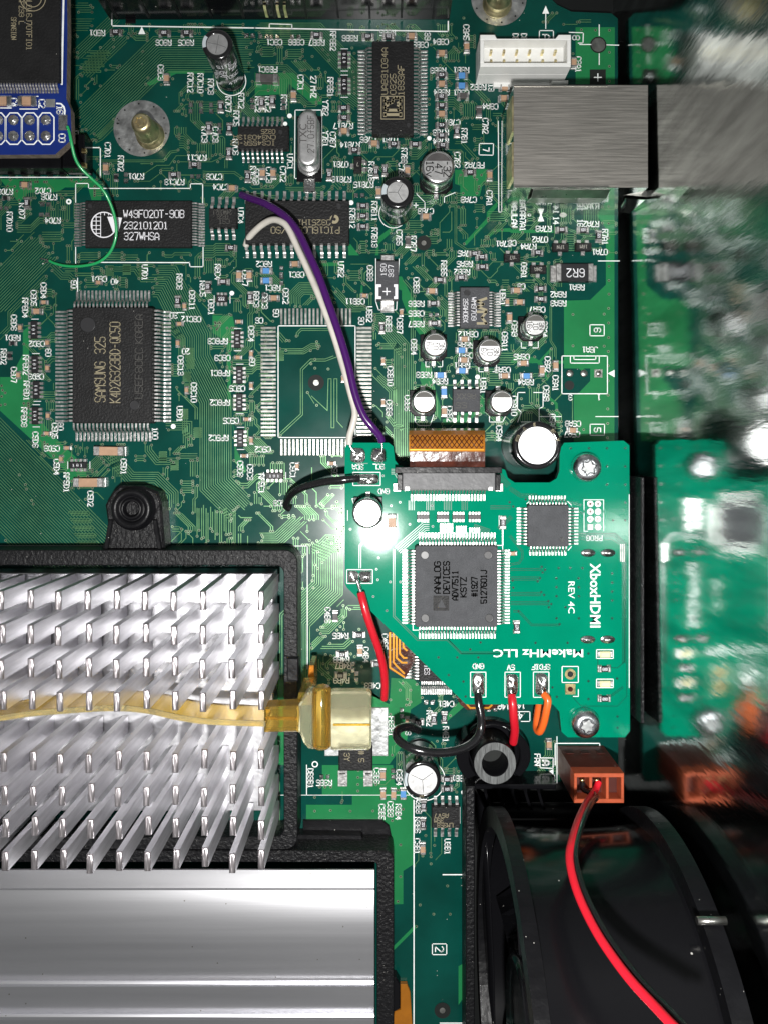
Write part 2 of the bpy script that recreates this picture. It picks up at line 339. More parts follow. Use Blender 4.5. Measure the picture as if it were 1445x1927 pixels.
bd = [('T1', '1445,205 870,205 395,665', 17, -12.5), ('T1', '640,70 400,300', 6, -12), ('T1', '700,150 430,410', 7, -12.5), ('T1', '520,780 560,760 660,660', 4, 12), ('T1', '530,905 925,905 965,855 1010,848', 2, 10), ('T1', '990,915 1200,915 1270,885', 1, 10),
 ('T1', '765,1025 850,1025 912,978', 1, 10), ('T1', '815,985 890,935 960,935 1000,880 1200,880', 1, 9), ('T1', '1130,965 1180,970 1330,970 1400,1020', 2, 11), ('T1', '1090,1010 1150,1040 1300,1040 1380,1060', 2, 11), ('T1', '400,15 540,15', 5, 13), ('T1', '400,105 545,105', 6, 13), ('T1', '400,200 430,230', 3, -12),
 ('T2', '0,215 300,215 430,350 430,480 585,650', 15, -0), ('T2', '0,250 320,250 480,420 480,555 590,640', 12, -11.), ('T2', '0,395 170,395 380,590', 4, -10), ('T2', '1080,420 1180,420 1330,570 1330,700', 3, 11), ('T2', '1110,800 1170,800 1290,930', 2, 12), ('T2', '1090,1160 1140,1160 1140,1370 1200,1410 1290,1400 1330,1445', 2, 10),
 ('T2', '1100,1160 1100,1200 1045,1260 1045,1380', 1, 10), ('T2', '545,1330 580,1370 580,1445', 1, 10), ('T2', '860,1330 850,1240', 1, 10), ('T2', '330,1040 330,1000 200,880', 4, 11), ('T2', '170,1060 370,1060 400,1040', 3, 10), ('T2', '440,880 440,1040 480,1080', 6, -14),
 ('M1', '0,345 340,0', 16, -13), ('M1', '0,480 70,410 70,330 300,100', 3, -12), ('M1', '300,40 360,100 400,100 430,130', 4, 12), ('M1', '600,90 760,90 800,150 940,150', 3, -12), ('M1', '860,60 1000,60 1190,440 1190,560 1310,800 1310,1260 1445,1395', 15, 12.5),
 ('M1', '900,430 960,430 1010,480 1010,540', 4, -12), ('M1', '570,1060 570,1130 640,1200 640,1300', 5, -12), ('M1', '700,1110 700,1160 760,1230 900,1230 1010,1340 1010,1445', 7, 12), ('M1', '860,1060 860,1100 900,1150 1010,1150', 4, 12), ('M1', '430,1060 430,1140', 6, -13), ('M1', '340,600 300,600 260,640', 3, 13),
 ('M2', '840,130 893,190 893,1170', 2, 11), ('M2', '660,330 720,330 870,500 870,1180', 9, 10.5), ('M2', '190,300 190,215 250,155 350,155 470,260', 8, 9.5), ('M2', '440,160 560,290 640,290', 4, 10), ('M2', '135,430 195,500', 3, 12),
 ('M2', '140,530 270,530 320,500 370,500', 4, 9.5), ('M2', '235,470 235,440 260,415 430,415 480,380', 2, 11), ('M2', '480,570 400,600 320,600 270,650 270,905 135,1030', 2, 12), ('M2', '290,770 410,880 415,700 432,700 432,978 448,978 448,700 465,700 465,940 520,1000', 1, 10), ('M2', '290,765 345,855', 1, 10),
 ('M2', '1080,380 1080,300 1010,230', 4, 10), ('M2', '1390,400 1390,500 1445,560', 2, 10), ('M2', '1000,700 1030,830 1030,930', 3, 10), ('M2', '740,880 800,960 830,960 850,1000', 3, 10), ('M2', '680,640 800,760 800,860', 5, 10), ('M2', '690,500 800,500 850,560', 4, 10),
 ('L1', '225,-520 225,-520', 0, 1), ('L2', '300,240 400,140 495,140', 9, 12), ('L2', '0,130 110,130 250,0', 8, 11), ('L2', '495,150 495,480 440,530 310,660 310,1010', 15, 12), ('L2', '240,300 240,1000', 0, 9), ('L2', '370,760 500,760 545,720', 3, 12), ('L2', '350,840 350,900 450,990', 3, -11),
 ('L2', '520,540 620,540 640,600', 3, 11), ('L2', '340,700 420,700 520,600 520,540', 4, -10), ('L2', '1060,1040 1060,1120 980,1200', 3, 10), ('L2', '830,950 880,1000 880,1110', 4, 9), ('L2', '1200,1010 1130,1080', 3, 10),
 ('B2', '995,520 995,300 930,230', 1, 10), ('B2', '1055,400 1055,500 1000,560', 1, 10), ('B2', '495,110 495,210', 1, 10), ('B2', '900,568 925,540 925,440', 1, 10), ('B2', '1015,400 1015,455', 1, 10), ('B2', '1150,0 1155,120 1110,150', 2, 11), ('B2', '140,20 140,400', 3, 8),
 ('M3', '215,0 215,150 255,190 255,260 230,290 230,480 255,520 255,600', 2, 9), ('M3', '0,650 60,600', 2, 9), ('M3', '100,150 180,200 180,300', 3, 10), ('M3', '347,790 347,940', 1, 9), ('M3', '0,940 30,900 30,850', 3, 9), ('T3', '0,1350 200,1350 215,1380 215,1430', 2, 9), ('T3', '40,1380 210,1380', 2, 9), ('T3', '300,1270 400,1310 470,1310', 2, 9),
 ('L1', '0,60 140,200', 0, 13), ('M1', '1060,860 1060,1000 1100,1040', 3, 12), ('M1', '940,990 1040,990 1040,1100', 5, -12)]
for r, s, n, p in bd:
    if n and p: bundle(Zs(r, parse(s)), n, p*.333)
bundle([(-40, 745), (245, 1035)], 34, 4.55, via=.0)
for k in range(9): bundle([(375+k*8.5, 950), (375+k*8.5, 1010+(k % 3)*8)], 2, 3.6, 1.5)
for k in range(8):   # serpentines
    x0, y0 = 150+(k % 2)*6, 95+k*5.3; bundle([(x0+16-k*2, y0), (x0+55-k*3, y0), (x0+55-k*3, y0+3.4), (x0+10-k*2, y0+3.4)], 1, 4, via=0, jit=False)
for k in range(6):
    x0, y0 = 128+k*4, 962+k*14; bundle([(x0, y0), (x0+38, y0), (x0+42, y0+4), (x0+38, y0+8), (x0+6, y0+8)], 2, 3.2, via=0, jit=False)
for x0, y0 in ((350, 655), (352, 675), (345, 700), (348, 722), (340, 770), (300, 850), (322, 866), (520, 660), (365, 805), (200, 500), (232, 498), (262, 504)):
    q = [(x0, y0)]
    for j in range(5): q += [(x0+14, y0+j*4), (x0+14, y0+j*4+2), (x0, y0+j*4+2), (x0, y0+j*4+4)]
    bundle(q, 1, 3, 1.1, via=.5, jit=False)
# free areas: short octilinear traces that keep clear of each other
blocked = [(148, 370, 375, 470), (108, 550, 322, 826), (0, 1040, 540, 1927), (675, 80, 805, 256), (455, 230, 540, 306), (555, 205, 605, 335), (455, 375, 660, 490), (705, 485, 752, 572), (860, 540, 938, 616), (955, 160, 1163, 350), (205, 150, 325, 305),
  (0, 0, 132, 300), (190, 0, 840, 40), (652, 832, 1185, 1390), (1060, 480, 1163, 1463), (1075, 50, 1163, 160), (520, 578, 700, 855), (780, 1470, 900, 1927), (720, 1620, 880, 1927), (560, 1290, 735, 1460), (860, 1350, 1010, 1480), (200, 910, 312, 1040), (395, 375, 445, 455), (895, 60, 1085, 160), (880, 0, 990, 60), (715, 1480, 780, 1700), (0, 500, 40, 800), (230, 310, 300, 345)]
for x0, y0, x1, y1 in blocked:
    for i in range(int(x0//CELL), int(x1//CELL)+1):
        for j in range(int(y0//CELL), int(y1//CELL)+1): occ.add((i, j))
DIR = [(1, 0), (1, 1), (0, 1), (-1, 1), (-1, 0), (-1, -1), (0, -1), (1, -1)]
def free(c): return c not in occ and inside((c[0]+.5)*CELL, (c[1]+.5)*CELL)
def near_free(c): return sum((c[0]+i, c[1]+j) in occ for i, j in DIR) < 4
rng = random.Random(11)
def draw_cells(P):
    pts = [P[0]]
    for i in range(1, len(P)-1):
        if (P[i+1][0]-P[i][0], P[i+1][1]-P[i][1]) != (P[i][0]-P[i-1][0], P[i][1]-P[i-1][1]): pts.append(P[i])
    pts.append(P[-1]); occ.update(P); W = [((i+.5)*CELL, (j+.5)*CELL) for i, j in pts]; tr.strip(W, rng.choice((1.1, 1.3, 1.3, 1.6)), .62)
    if rng.random() < .5: vias.append(W[0])
    if rng.random() < .7: vias.append(W[-1])
for _ in range(5200):
    x, y = rng.uniform(0, 1155), rng.uniform(35, 1470)
    c = (int(x//CELL), int(y//CELL))
    if not free(c): continue
    d = rng.choice((0, 2, 4, 6, 2, 6)) if rng.random() < .75 else rng.choice((1, 3, 5, 7)); P = [c]; seg = rng.randint(2, 9); total = rng.randint(4, 26)
    while len(P) < total:
        n = (P[-1][0]+DIR[d][0], P[-1][1]+DIR[d][1])
        if not free(n) or n in P: break
        P.append(n); seg -= 1
        if seg <= 0: d = (d+rng.choice((-1, 1))) % 8; seg = rng.randint(1, 8)
    if len(P) < 4: continue
    draw_cells(P); dd = (P[1][0]-P[0][0], P[1][1]-P[0][1]); sh = (-dd[1], dd[0]) if rng.random() < .5 else (dd[1], -dd[0])
    if abs(sh[0])+abs(sh[1]) == 2: sh = (sh[0], 0)
    for k in range(1, rng.randint(1, 7)):
        Q = []
        for q in P:
            m = (q[0]+sh[0]*k, q[1]+sh[1]*k)
            if not free(m): break
            Q.append(m)
        if len(Q) < 4: break
        draw_cells(Q)
tr.build('circuit_trace', 'masked_trace', mboard, STUFF)
# vias
vl = [('T1', '570,267 645,222 645,265 810,290 840,440 828,475 570,485 458,578 1010,848 940,900 990,915 1035,645 1040,565 1105,695 765,1025 912,978 1235,915 1265,885 915,478 980,445 1180,470 1170,505 1205,880 645,958 660,1065 342,1103 375,1103 350,1120 110,1190 150,1213'),
 ('T3', '397,165 476,167 554,168 554,291 554,370 554,454 350,300 350,375 550,1252 550,1333 550,1412'), ('M3', '552,62 552,142 552,218 550,298 550,380 550,462 548,540 548,620 547,705 547,785 545,862 545,944 543,1025 350,332 525,330 350,508 525,510 410,978 285,985 280,1020 100,715 60,805 150,812 215,795 218,890 238,905 40,125 155,60 185,130 235,185 135,570 230,525'),
 ('M1', '270,1072 10,740 15,765 30,780 10,800 30,845 5,850 60,1160 110,1245 145,1300 150,1325 180,1390 190,1410 1310,340 1220,380 1220,400 1245,380 1245,400 1230,420 1250,370'), ('M2', '350,490 195,485 315,540 365,515 340,590 318,615 340,640 415,645 350,850 570,158 610,158 855,75 888,105 845,505 845,535 845,630 830,577 745,945 715,525 1120,685 1105,127 1325,150 1404,320 1275,900 1340,1000 1340,1025 1070,980'),
 ('L2', '520,555 500,605 483,660 590,675 465,680 425,755 430,825 428,865 620,745 565,830 543,815 605,888 533,932 383,930 415,922 610,980 580,980 420,980 385,990 820,1020 880,1020 915,987 766,1075 765,1157 945,1062 985,1125 1040,1080 1130,1105 1105,1165 1018,1185 1030,1310 855,1105 1110,1000 1040,1135 330,370 325,400 330,440 355,330 340,310'),
 ('B2', '365,125 397,125 430,125 583,70 583,110 583,147 490,213 338,261 428,257 540,261 668,260 585,30 810,142 837,250 823,452 823,633 808,773 912,915 900,570 948,515 993,500 995,560 1015,455 1078,40 1140,112 1140,153 1140,300 1010,845 1103,845 933,793 1088,685 338,183 776,315 965,400'),
 ('T2', '385,280 325,318 268,398 362,386 415,308 420,340 550,270 563,300 563,350 555,405 563,437 563,465 563,500 563,527 445,605 250,575 340,770 208,787 432,910 385,965 350,1020 160,905 200,1045 245,1035 415,930 530,1060 530,1075 565,765 780,900 660,1020 700,900 1170,640 1170,675 1105,635 1320,565 1170,600 985,560 985,590 960,770 1020,820 1280,1120 1345,700 1360,710 1265,1070 1357,1303 1297,1362 1183,1380 1255,1410 1018,1323 1018,1300 865,1270 770,1320 905,1315 1220,225 1180,100 1030,345 1078,345 530,590')]
vm = MB(); hm = MB(); seen = set()
vv = [Z(r, *p) for r, s in vl for p in parse(s)] + vias
rr = [(148, 372, 375, 468), (140, 575, 290, 800), (680, 85, 800, 250), (0, 1065, 540, 1640)]
for x, y in vv:
    k = (round(x/5), round(y/5))
    if k in seen or not inside(x, y) or any(a < x < c and b_ < y < d_ for a, b_, c, d_ in rr): continue
    seen.add(k); vm.ring(x, y, 1.2, 2.7, .70+rng.random()*.02, 10); hm.disc(x, y, 1.35, .76, 8)
vm.build('via_ring', 'via_ring', mboard, STUFF); hm.build('via_hole', 'hole', mboard, STUFF)
# ---------------------------------------------------------------- printed legend
sk = MB()
txt = {'T1': 'R8D1,552,185,2 R8C6,928,240,2 R8C5,1055,240,2 C8C3,912,410,1 R7C12,1080,467,1 R7C10,1137,470,1 R7C8,1196,490,1 R7C7,1295,590,1 R7C2,1368,570,1 R7C5,1340,670,1 R7C9,1160,762,1 C7C8,1222,762,1 R7C6,1336,832,1 R7C11,1115,892,2 C7D1,612,850,1 R7D2,686,925,1 R7D1,772,998,2 C7C6,1215,1000,2 R7C13,990,1030,2 C7C4,1252,1058,2 R7D6,280,1115,2 C7D2,245,1080,2 R7D4,300,1248,2 R7D10,56,1255,1 R7D7,126,1195,1 R7C3,1435,985,1 J7D1,430,765,1 U7C4,1365,1220,1 R7D9,30,1085,2',
 'T2': 'C8C1,110,238,2 C8B6,235,238,2 R8B7,350,240,2 RP8B2,443,230,1 R8B6,538,215,2 R8B5,750,184,2 C8B4,1050,235,2 C8A5,1194,182,1 FB8C1,72,392,2 C7C1,259,467,1 RP8B1,428,492,1 R8B3,1035,398,2 R8B1,1165,396,2 R8B2,1262,492,2 C8B1,1165,525,2 R8B4,1055,522,2 C8A4,1330,602,2 R7C1,165,580,1 R7C2,75,590,1 R8C2,18,590,1 Y7B2,400,610,1 Y7B1,400,785,1 C7B7,442,790,1 R7B17,500,712,2 R7B14,538,820,2 U7B1,762,790,2 C7B6,640,790,2 C7B1,1115,692,2 R7B3,1050,750,2 R7B4,1050,800,2 R7B1,1183,770,1 C7A2,1302,712,1 C7B2,1143,905,1 R7B8,843,882,1 C7B3,828,965,1 U7C1,200,915,1 C7C2,160,985,1 C7C3,80,990,1 R7C3,8,1000,1 07B1,485,930,2 R7B18,490,1015,2 R7B15,615,1045,2 R7B16,660,970,1 FB7A2,1240,935,2 C7A3,1208,1130,2 C7A1,1325,1122,1 C7B3,965,1195,2 R7B12,552,1235,1 R7B11,677,1195,1 R7B13,678,1345,1 C7B5,815,1345,1 R7B7,895,1380,1 R7A1,1405,1380,2 R7A5,1190,1435,2 13,1335,495,1 39,975,205,1 C8B5,935,252,2',
 'T3': 'C8A1,380,360,1 R7A3,185,1282,2 R7A2,452,1255,2 R7A1,530,1328,1 07A2,165,1342,2 R7A4,100,1382,2 07A1,500,1412,2 14,255,1235,1 16,390,1250,1 UA7A1,68,1240,1 LAN,22,1240,1 52,98,1190,1 C5,10,1362,2 DP,75,208,1 DP,28,208,1',
 'M1': 'U7D1,822,98,1 40,652,150,2 50,420,165,1 C6D1,562,135,2 C6D4,248,200,1 C6D5,192,243,1 RP6D4,144,298,1 C6D6,80,382,1 R6D1,72,468,2 C6D2,210,502,2 60,275,552,1 R6D2,22,575,1 RP6D2,148,622,1 C6D3,205,688,2 C6D7,80,678,1 RP6D1,152,768,1 RP6D3,138,918,1 80,345,970,1 C5D6,202,1045,1 C5D5,312,995,1 C5D3,295,1095,2 C5D4,322,1200,1 C5D1,702,1198,1 RP5D1,378,1288,1 C5D2,514,1380,1 100,880,1010,1 U6D1,1020,900,1 20,1055,545,2 30,985,342,2 C6C12,1085,362,2 C6C13,1025,625,1 C6C10,1100,778,1 R6C6,1018,150,1 C6C11,1090,255,1 R6C5,1150,190,1 R6C4,1235,95,1 06C1,1198,295,1 C6C7,1390,130,1 RP6C3,1235,487,2 C6C9,1262,582,2 RP6C1,1248,668,2 C6C5,1345,755,2 RP6C2,1248,835,2 C5C5,1310,938,2 RP5C2,1240,1035,2 C5C6,1362,1210,1 C5C3,1418,1230,1 C6C4,1425,445,1 60,1430,605,1',
 'M2': 'R6C2,52,50,2 C6C1,235,110,2 U7B2,488,80,1 R6C1,100,185,2 R6C3,8,250,1 C6C3,56,260,1 C6C2,175,232,1 C6B11,566,262,2 U6B2,648,335,1 30,603,372,1 50,120,328,1 C6,25,370,2 R6B8,756,390,1 C6B7,818,400,1 C6B8,652,102,1 R6A5,1185,50,2 R6B5,1068,75,1 R6B2,1170,95,2 C6B3,912,170,1 R6B6,912,275,2 C6B5,912,330,2 R6B7,912,390,2 C6B4,898,520,1 C6B10,765,685,1 C6B9,758,865,1 C6A12,1205,448,2 R6A6,1190,510,2 C6B1,1190,568,2 R6B1,1170,625,2 R6B3,955,678,2 R6B4,1045,715,2 C6B6,862,838,1 C6B2,1100,900,1 U6A1,1290,740,1 C6A11,1412,490,1 C5A4,1380,1010,1 U6B1,1400,240,1 C5C2,45,1100,2 C5C1,215,1220,1 RP5C1,38,1295,1 C5C4,450,1230,1 C5C8,150,1405,2 C6A8,1400,650,2',
 'M3': '06A1,75,85,1 R6A1,370,180,2 R6A2,268,220,2 R6A3,268,270,2 C6A7,150,305,2 J6A1,445,530,2 C6A5,62,570,2 C6A2,208,612,1 C6A1,252,718,1 R6A4,85,712,2 C6A3,200,775,1 C6A4,190,415,1 C6A9,22,412,1 C6A10,20,845,1 C5A8,350,945,2 C5A7,345,1005,2 C5A6,235,935,1 3,335,798,2 1,495,798,2 C8,60,175,2',
 'L2': 'C4B6,412,595,1 R4B5,485,712,2 R4B8,490,848,2 R4B7,500,882,2 R4B9,490,965,2 C4B4,628,820,1 C4B3,665,995,2 C4B1,1080,1098,2 R4B2,985,1180,1 R4B1,1078,1270,1 FB3B1,770,1225,1 R4B3,865,1230,1 5,680,860,1 14A2,1395,1115,2 C4B5,735,745,1',
 'L3': '14,60,1100,2 FAN,150,1400,1', 'B2': 'DB3B1,315,75,1 R3B5,392,100,2 C3B6,690,60,1 C3B4,815,70,1 R3B1,1155,75,2 C3B5,718,265,1 C3B3,765,250,1 R3B4,810,265,1 R3B3,925,230,1 R3B6,918,340,1 C3B1,916,460,1 U3B1,1088,462,1',
 'B3': 'FAN,215,72,2 VA,330,70,2'}
for r, s in txt.items():
    for e in s.split():
        t, x, y, a = e.split(','); X, Y = Z(r, float(x), float(y)); text(sk, t, X, Y, int(a), 10.2, .92, 1.75, 7.5, .6)
text(sk, '27', *Z('T2', 332, 450), 1, 10.2, .92, 1.75, 7.5); text(sk, 'MHZ', *Z('T2', 332, 520), 1, 10.2, .92, 1.75, 7.5)
for ch, r, x, y, a, hh in (('7', 'T2', 1306, 846, 1, 11), ('6', 'M3', 487, 420, 1, 12), ('5', 'M3', 487, 980, 1, 12), ('A', 'T3', 200, 205, 1, 14), ('8', 'T3', 367, 210, 1, 13), ('2', 'B2', 1042, 1043, 1, 15), ('3', 'B3', 120, 68, 2, 14), ('A', 'L3', 198, 1415, 1, 14), ('A', 'B3', 200, -10, 1, 13), ('4', 'L3', 55, 1155, 2, 13)):
    X, Y = Z(r, x, y); text(sk, ch, X, Y, a, hh, .92, 1.9)
def ol(r, s, wd=1.5, closed=False):
    p = Zs(r, parse(s)); p = p+[p[0]] if closed else p
    for a, b_ in zip(p, p[1:]):
        dx, dy = b_[0]-a[0], b_[1]-a[1]; l = math.hypot(dx, dy) or 1; e = wd/2/l; sk.strip([(a[0]-dx*e, a[1]-dy*e), (b_[0]+dx*e, b_[1]+dy*e)], wd, .90)
ol('T1', '635,92 635,145 1445,157', 2.2); ol('T2', '0,157 1092,177 1092,120', 2.2); ol('T2', '82,155 82,133 210,137 210,160', 1.6)
ol('T1', '503,1066 503,1038 430,1038 430,1145'); ol('T1', '503,1066 1080,1066 1080,1040 1150,1040 1150,1150'); ol('T1', '430,1400 430,1490'); ol('T1', '1152,1400 1152,1510 1078,1510 1075,1485'); ol('M1', '505,60 505,40 1075,42', 1.8); ol('M1', '441,130 441,205'); ol('M1', '960,325 1045,325')
ol('T1', '515,835 570,835 570,1005', 1.8); ol('T1', '0,1003 515,1003', 1.8); ol('T2', '228,622 378,622 378,1010 225,1010', 1.6, True); ol('T2', '528,1150 530,1385 510,1385', 1.6); ol('T2', '680,770 885,778 885,745 760,740', 1.4)
ol('T2', '1268,812 1348,812 1346,878 1266,876', 1.5, True); ol('M3', '445,390 525,390 525,452 445,452', 1.5, True); ol('M3', '446,948 527,948 526,1010 446,1010', 1.5, True); ol('T3', '162,170 240,170 240,234', 1.6); ol('T3', '162,170 160,225', 1.6); ol('T3', '328,180 408,182 406,240 380,240', 1.6)
ol('B2', '1002,1013 1083,1013 1083,1074 1002,1074', 1.6, True); ol('B3', '83,38 160,38 160,98 83,98', 1.6, True); ol('L3', '165,1390 240,1390 240,1430', 1.6); ol('B3', '165,-30 165,15 238,18 238,-30', 1.6); ol('B3', '260,-160 260,100', 1.4); ol('L3', '250,1430 250,1308 500,1308 500,1325', 1.6)
ol('L3', '25,1130 108,1130 108,1185 60,1185', 1.4); ol('T3', '497,138 497,198', 1.6); ol('T3', '497,300 497,360', 1.6); ol('T3', '388,248 450,248', 1.6); ol('T3', '540,250 606,252', 1.6); ol('T3', '197,75 197,158', 1.5)
ol('M3', '288,565 543,565 543,777 288,777', 1.6, True); ol('M3', '335,567 335,605 497,605 497,567', 1.5); ol('M3', '355,567 355,585 478,585 478,567', 1.5); ol('M3', '478,905 603,905', 1.5); ol('M3', '492,32 610,32', 1.5); ol('M3', '165,905 283,905', 1.5); ol('M3', '40,935 60,880 38,860 40,770 80,770', 1.4); ol('M3', '130,770 182,770 182,850 160,860 160,935 60,935', 1.4)
ol('M2', '132,400 568,400 568,1033 132,1033', 1.6, True); ol('B2', '898,200 898,1466', 2.0); ol('B2', '0,170 900,170', .9); ol('B2', '293,0 293,168', 1.4); ol('B2', '1063,621 1187,621', 2.); ol('B2', '1047,1462 1168,1462', 2.); ol('B2', '1158,240 1158,330', 1.4); ol('T3', '0,1185 605,1200', 1.5); ol('T2', '1375,685 1378,1200 1445,1204', 1.4)
ol('T2', '915,1095 915,1100 960,1145 960,1180', 1.2); ol('T2', '1070,1145 1070,1115 1130,1090', 1.4); ol('L1', '0,203 590,203', 1.8); ol('L1', '940,203 1445,203', 1.5); ol('L2', '0,203 297,203 297,900', 1.5); ol('B2', '130,40 130,400', 1.0)
ol('M2', '1010,635 1000,580', 1.2); ol('L2', '440,770 440,770.5', .1)
for r, s in (('M2', '945,575 965,575 965,632 985,632'), ('M2', '1035,632 1060,632 1060,575'), ('M2', '905,905 905,945 925,965 990,965 1010,905'), ('M2', '1265,620 1265,660 1290,660'), ('M2', '1345,660 1365,660 1365,600'), ('M3', '60,490 60,520 85,520'), ('M3', '125,520 155,520 155,480'), ('M2', '1325,905 1325,945 1400,945 1420,905'), ('T3', '270,1395 270,1420'), ('M3', '228,150 335,150'), ('M2', '684,20 684,260 700,310 800,310 815,20'), ('M1', '1445,0 1445,2')): ol(r, s, 1.3)
for r, x, y, rad in (('M1', 1315, 215, 4.4), ('M1', 983, 970, 4.6), ('M2', 1258, 690, 4.5), ('T2', 197, 655, 4.5), ('T2', 172, 700, 4.), ('T2', 985, 782, 4.3), ('T2', 545, 1147, 4.6), ('B2', 1180, 154, 5.), ('T1', 1374, 1100, 5.)):
    X, Y = Z(r, x, y); sk.disc(X, Y, rad, .93, 14)
for r, pts in (('T1', '805,148 825,192 785,192'), ('T3', '197,30 216,75 178,75'), ('M3', '545,663 583,643 583,684'), ('T3', '168,1175 150,1145 186,1145'), ('T3', '170,1195 152,1240 188,1240'), ('B3', '205,40 240,22 240,58')): sk.flat(Zs(r, parse(pts)), .94)
X, Y = Z('T1', 391, 1141); sk.ring(X, Y, 2.2, 5.2, .93, 16); X, Y = Z('T3', 489, 433); sk.strip([(X-7.5, Y), (X+7.5, Y)], 1.8, 1.3); sk.strip([(X, Y-7.5), (X, Y+7.5)], 1.8, 1.31)
X, Y = Z('T1', 1300, 450); sk.ring(436, 152, 26.5, 28, .9, 40); sk.ring(740, 402, 26, 27.3, .9, 40); sk.ring(798, 1468, 38, 39.5, .9, 40)
for x, y in ((470, 128), (1410*.332+0, 128)): text(sk, '+', 469, 128, 0, 13, .95, 1.6)
text(sk, '+', 782, 386, 0, 13, .95, 1.6); X, Y = Z('L2', 340, 1440); sk.ring(X, Y, 4, 6, .93, 14)
sk.build('legend_print', 'silk', mboard, STUFF)
# test pads, holes, footprints without parts
pd = MB(); hk = MB()
for x, y, ro in ((595, 720, 15), (797, 457, 14), (832, 1902, 15)): hk.disc(x, y, ro, .85, 26); pd.disc(x, y, 5.4 if y > 600 else 4.6, 1.0, 14)
X, Y = Z('T3', 489, 433); hk.prism([(X-15, Y-15), (X+15, Y-15), (X+15, Y+13), (X-15, Y+13)], .5, 1.1)
X, Y = Z('M3', 330, 730); hk.disc(X, Y, 9, .88, 16)
X, Y = Z('T3', 492, 250); hk.disc(X, Y, 15.5, .86, 24); pd.disc(X, Y, 13, .95, 24)
for x, y in ((332, 663), (411, 663)): X, Y = Z('M3', x, y); pd.lathe(X, Y, [(7.3, .9), (6.5, 2.2), (3, 3.2), (.3, 3.5)], 14)
X, Y = Z('M3', 492, 663); pd.box(X-7.5, Y-7.5, .6, X+7.5, Y+7.5, 1.2); pd.lathe(X, Y, [(5.5, 1.2), (4, 3), (.3, 3.6)], 12)
X, Y = Z('T3', 295, 1195); pd.ring(X, Y, 0, 8, 1., 18)
for i in range(18): x = 530+i*7.6; pd.box(x-2.3, 580, .4, x+2.3, 611, 2.2, .7); pd.box(x-2.3, 826, .4, x+2.3, 857, 2.2, .7)
for i in range(28): y = 617+i*7.48; pd.box(491, y-2.3, .4, 520, y+2.3, 2.2, .7); pd.box(671, y-2.3, .4, 700, y+2.3, 2.2, .7)
pd.build('solder_pad', 'pad_tin', mboard, STUFF); hk.build('bare_hole', 'hole', mboard, STUFF)
# ---------------------------------------------------------------- small soldered parts of the boards
proto = {}
def passive(kind, x, y, vert, zb, parent, L=None, W=None, mk=None):
    dims = {'r': (21, 11, 6), 'c': (19, 10.5, 8), 'b': (21, 11.5, 6), 'f': (20, 11, 8), 'p': (20, 9, 3), 'g': (33, 12, 7), 'C': (56, 17, 15), 'n': (20, 11, 6), 'F': (42, 16, 12), 's': (13, 7.5, 5), 't': (13, 7.5, 6)}
    l, wd, hh = dims[kind]; l = L or l; wd = W or wd; key = (kind, l, wd, mk)
    if key not in proto:
        m = MB(); e = l*.23 if kind not in 'C' else l*.2
        m.cur = 1
        if kind == 'p':
            for sx in (-1, 1): cx = sx*(l/2-4); m.loops([[(cx-4.6, -wd/2, .3), (cx+4.6, -wd/2, .3), (cx+4.6, wd/2, .3), (cx-4.6, wd/2, .3)], [(cx-3, -wd/3, 2.8), (cx+3, -wd/3, 2.8), (cx+3, wd/3, 2.8), (cx-3, wd/3, 2.8)]])
            m.cur = 0
        else:
            for sx in (-1, 1):
                a, c = sorted((sx*(l/2+1.5), sx*(l/2-e-1))); m.box(a, -wd/2-.8, .3, c, wd/2+.8, 1.6, .8)
                a, c = sorted((sx*l/2, sx*(l/2-e))); m.box(a, -wd/2, 1, c, wd/2, hh, 1)
            m.cur = 0; m.box(-l/2+e-.5, -wd/2+.5, 1, l/2-e+.5, wd/2-.5, hh-(.6 if kind in 'rbn' else .4), .7)
            if kind in 'rn' and wd >= 9: m.cur = 2; text(m, mk or '101', 0, 0, 2, wd*.42, hh+.02, .8, 3.0, .45)
        body = {'r': 'resistor_black', 'n': 'resistor_black', 'c': 'ceramic_tan', 'b': 'resistor_blue', 'f': 'ceramic_grey', 'p': 'solder', 'C': 'ceramic_tan', 'F': 'ceramic_grey', 's': 'resistor_black', 't': 'ceramic_tan', 'g': 'ceramic_grey'}[kind]
        nm = {'r': 'chip_resistor', 'n': 'chip_resistor', 's': 'chip_resistor', 'b': 'chip_resistor', 'p': 'solder_land', 'f': 'ferrite_bead', 'F': 'ferrite_bead', 'g': 'ferrite_bead'}.get(kind, 'chip_capacitor')
        ob = m.build(nm, [body, 'tin' if kind != 'p' else 'solder', 'mark_white']); COL.objects.unlink(ob); proto[key] = ob
    ob = proto[key].copy(); COL.objects.link(ob); ob.parent = parent; o = WL(parent)
    # prototypes were made round (0, 0): bring them to their seat
    kx, ky = (0-CX)*S, (CY-0)*S; ang = math.radians(90*vert+rng.uniform(-2, 2)); c, s_ = math.cos(ang), math.sin(ang)
    ob.rotation_euler = (0, 0, ang); ob.location = ((x-CX)*S-o[0]-(c*kx-s_*ky), (CY-y)*S-o[1]-(s_*kx+c*ky), zb*S-o[2]); return ob
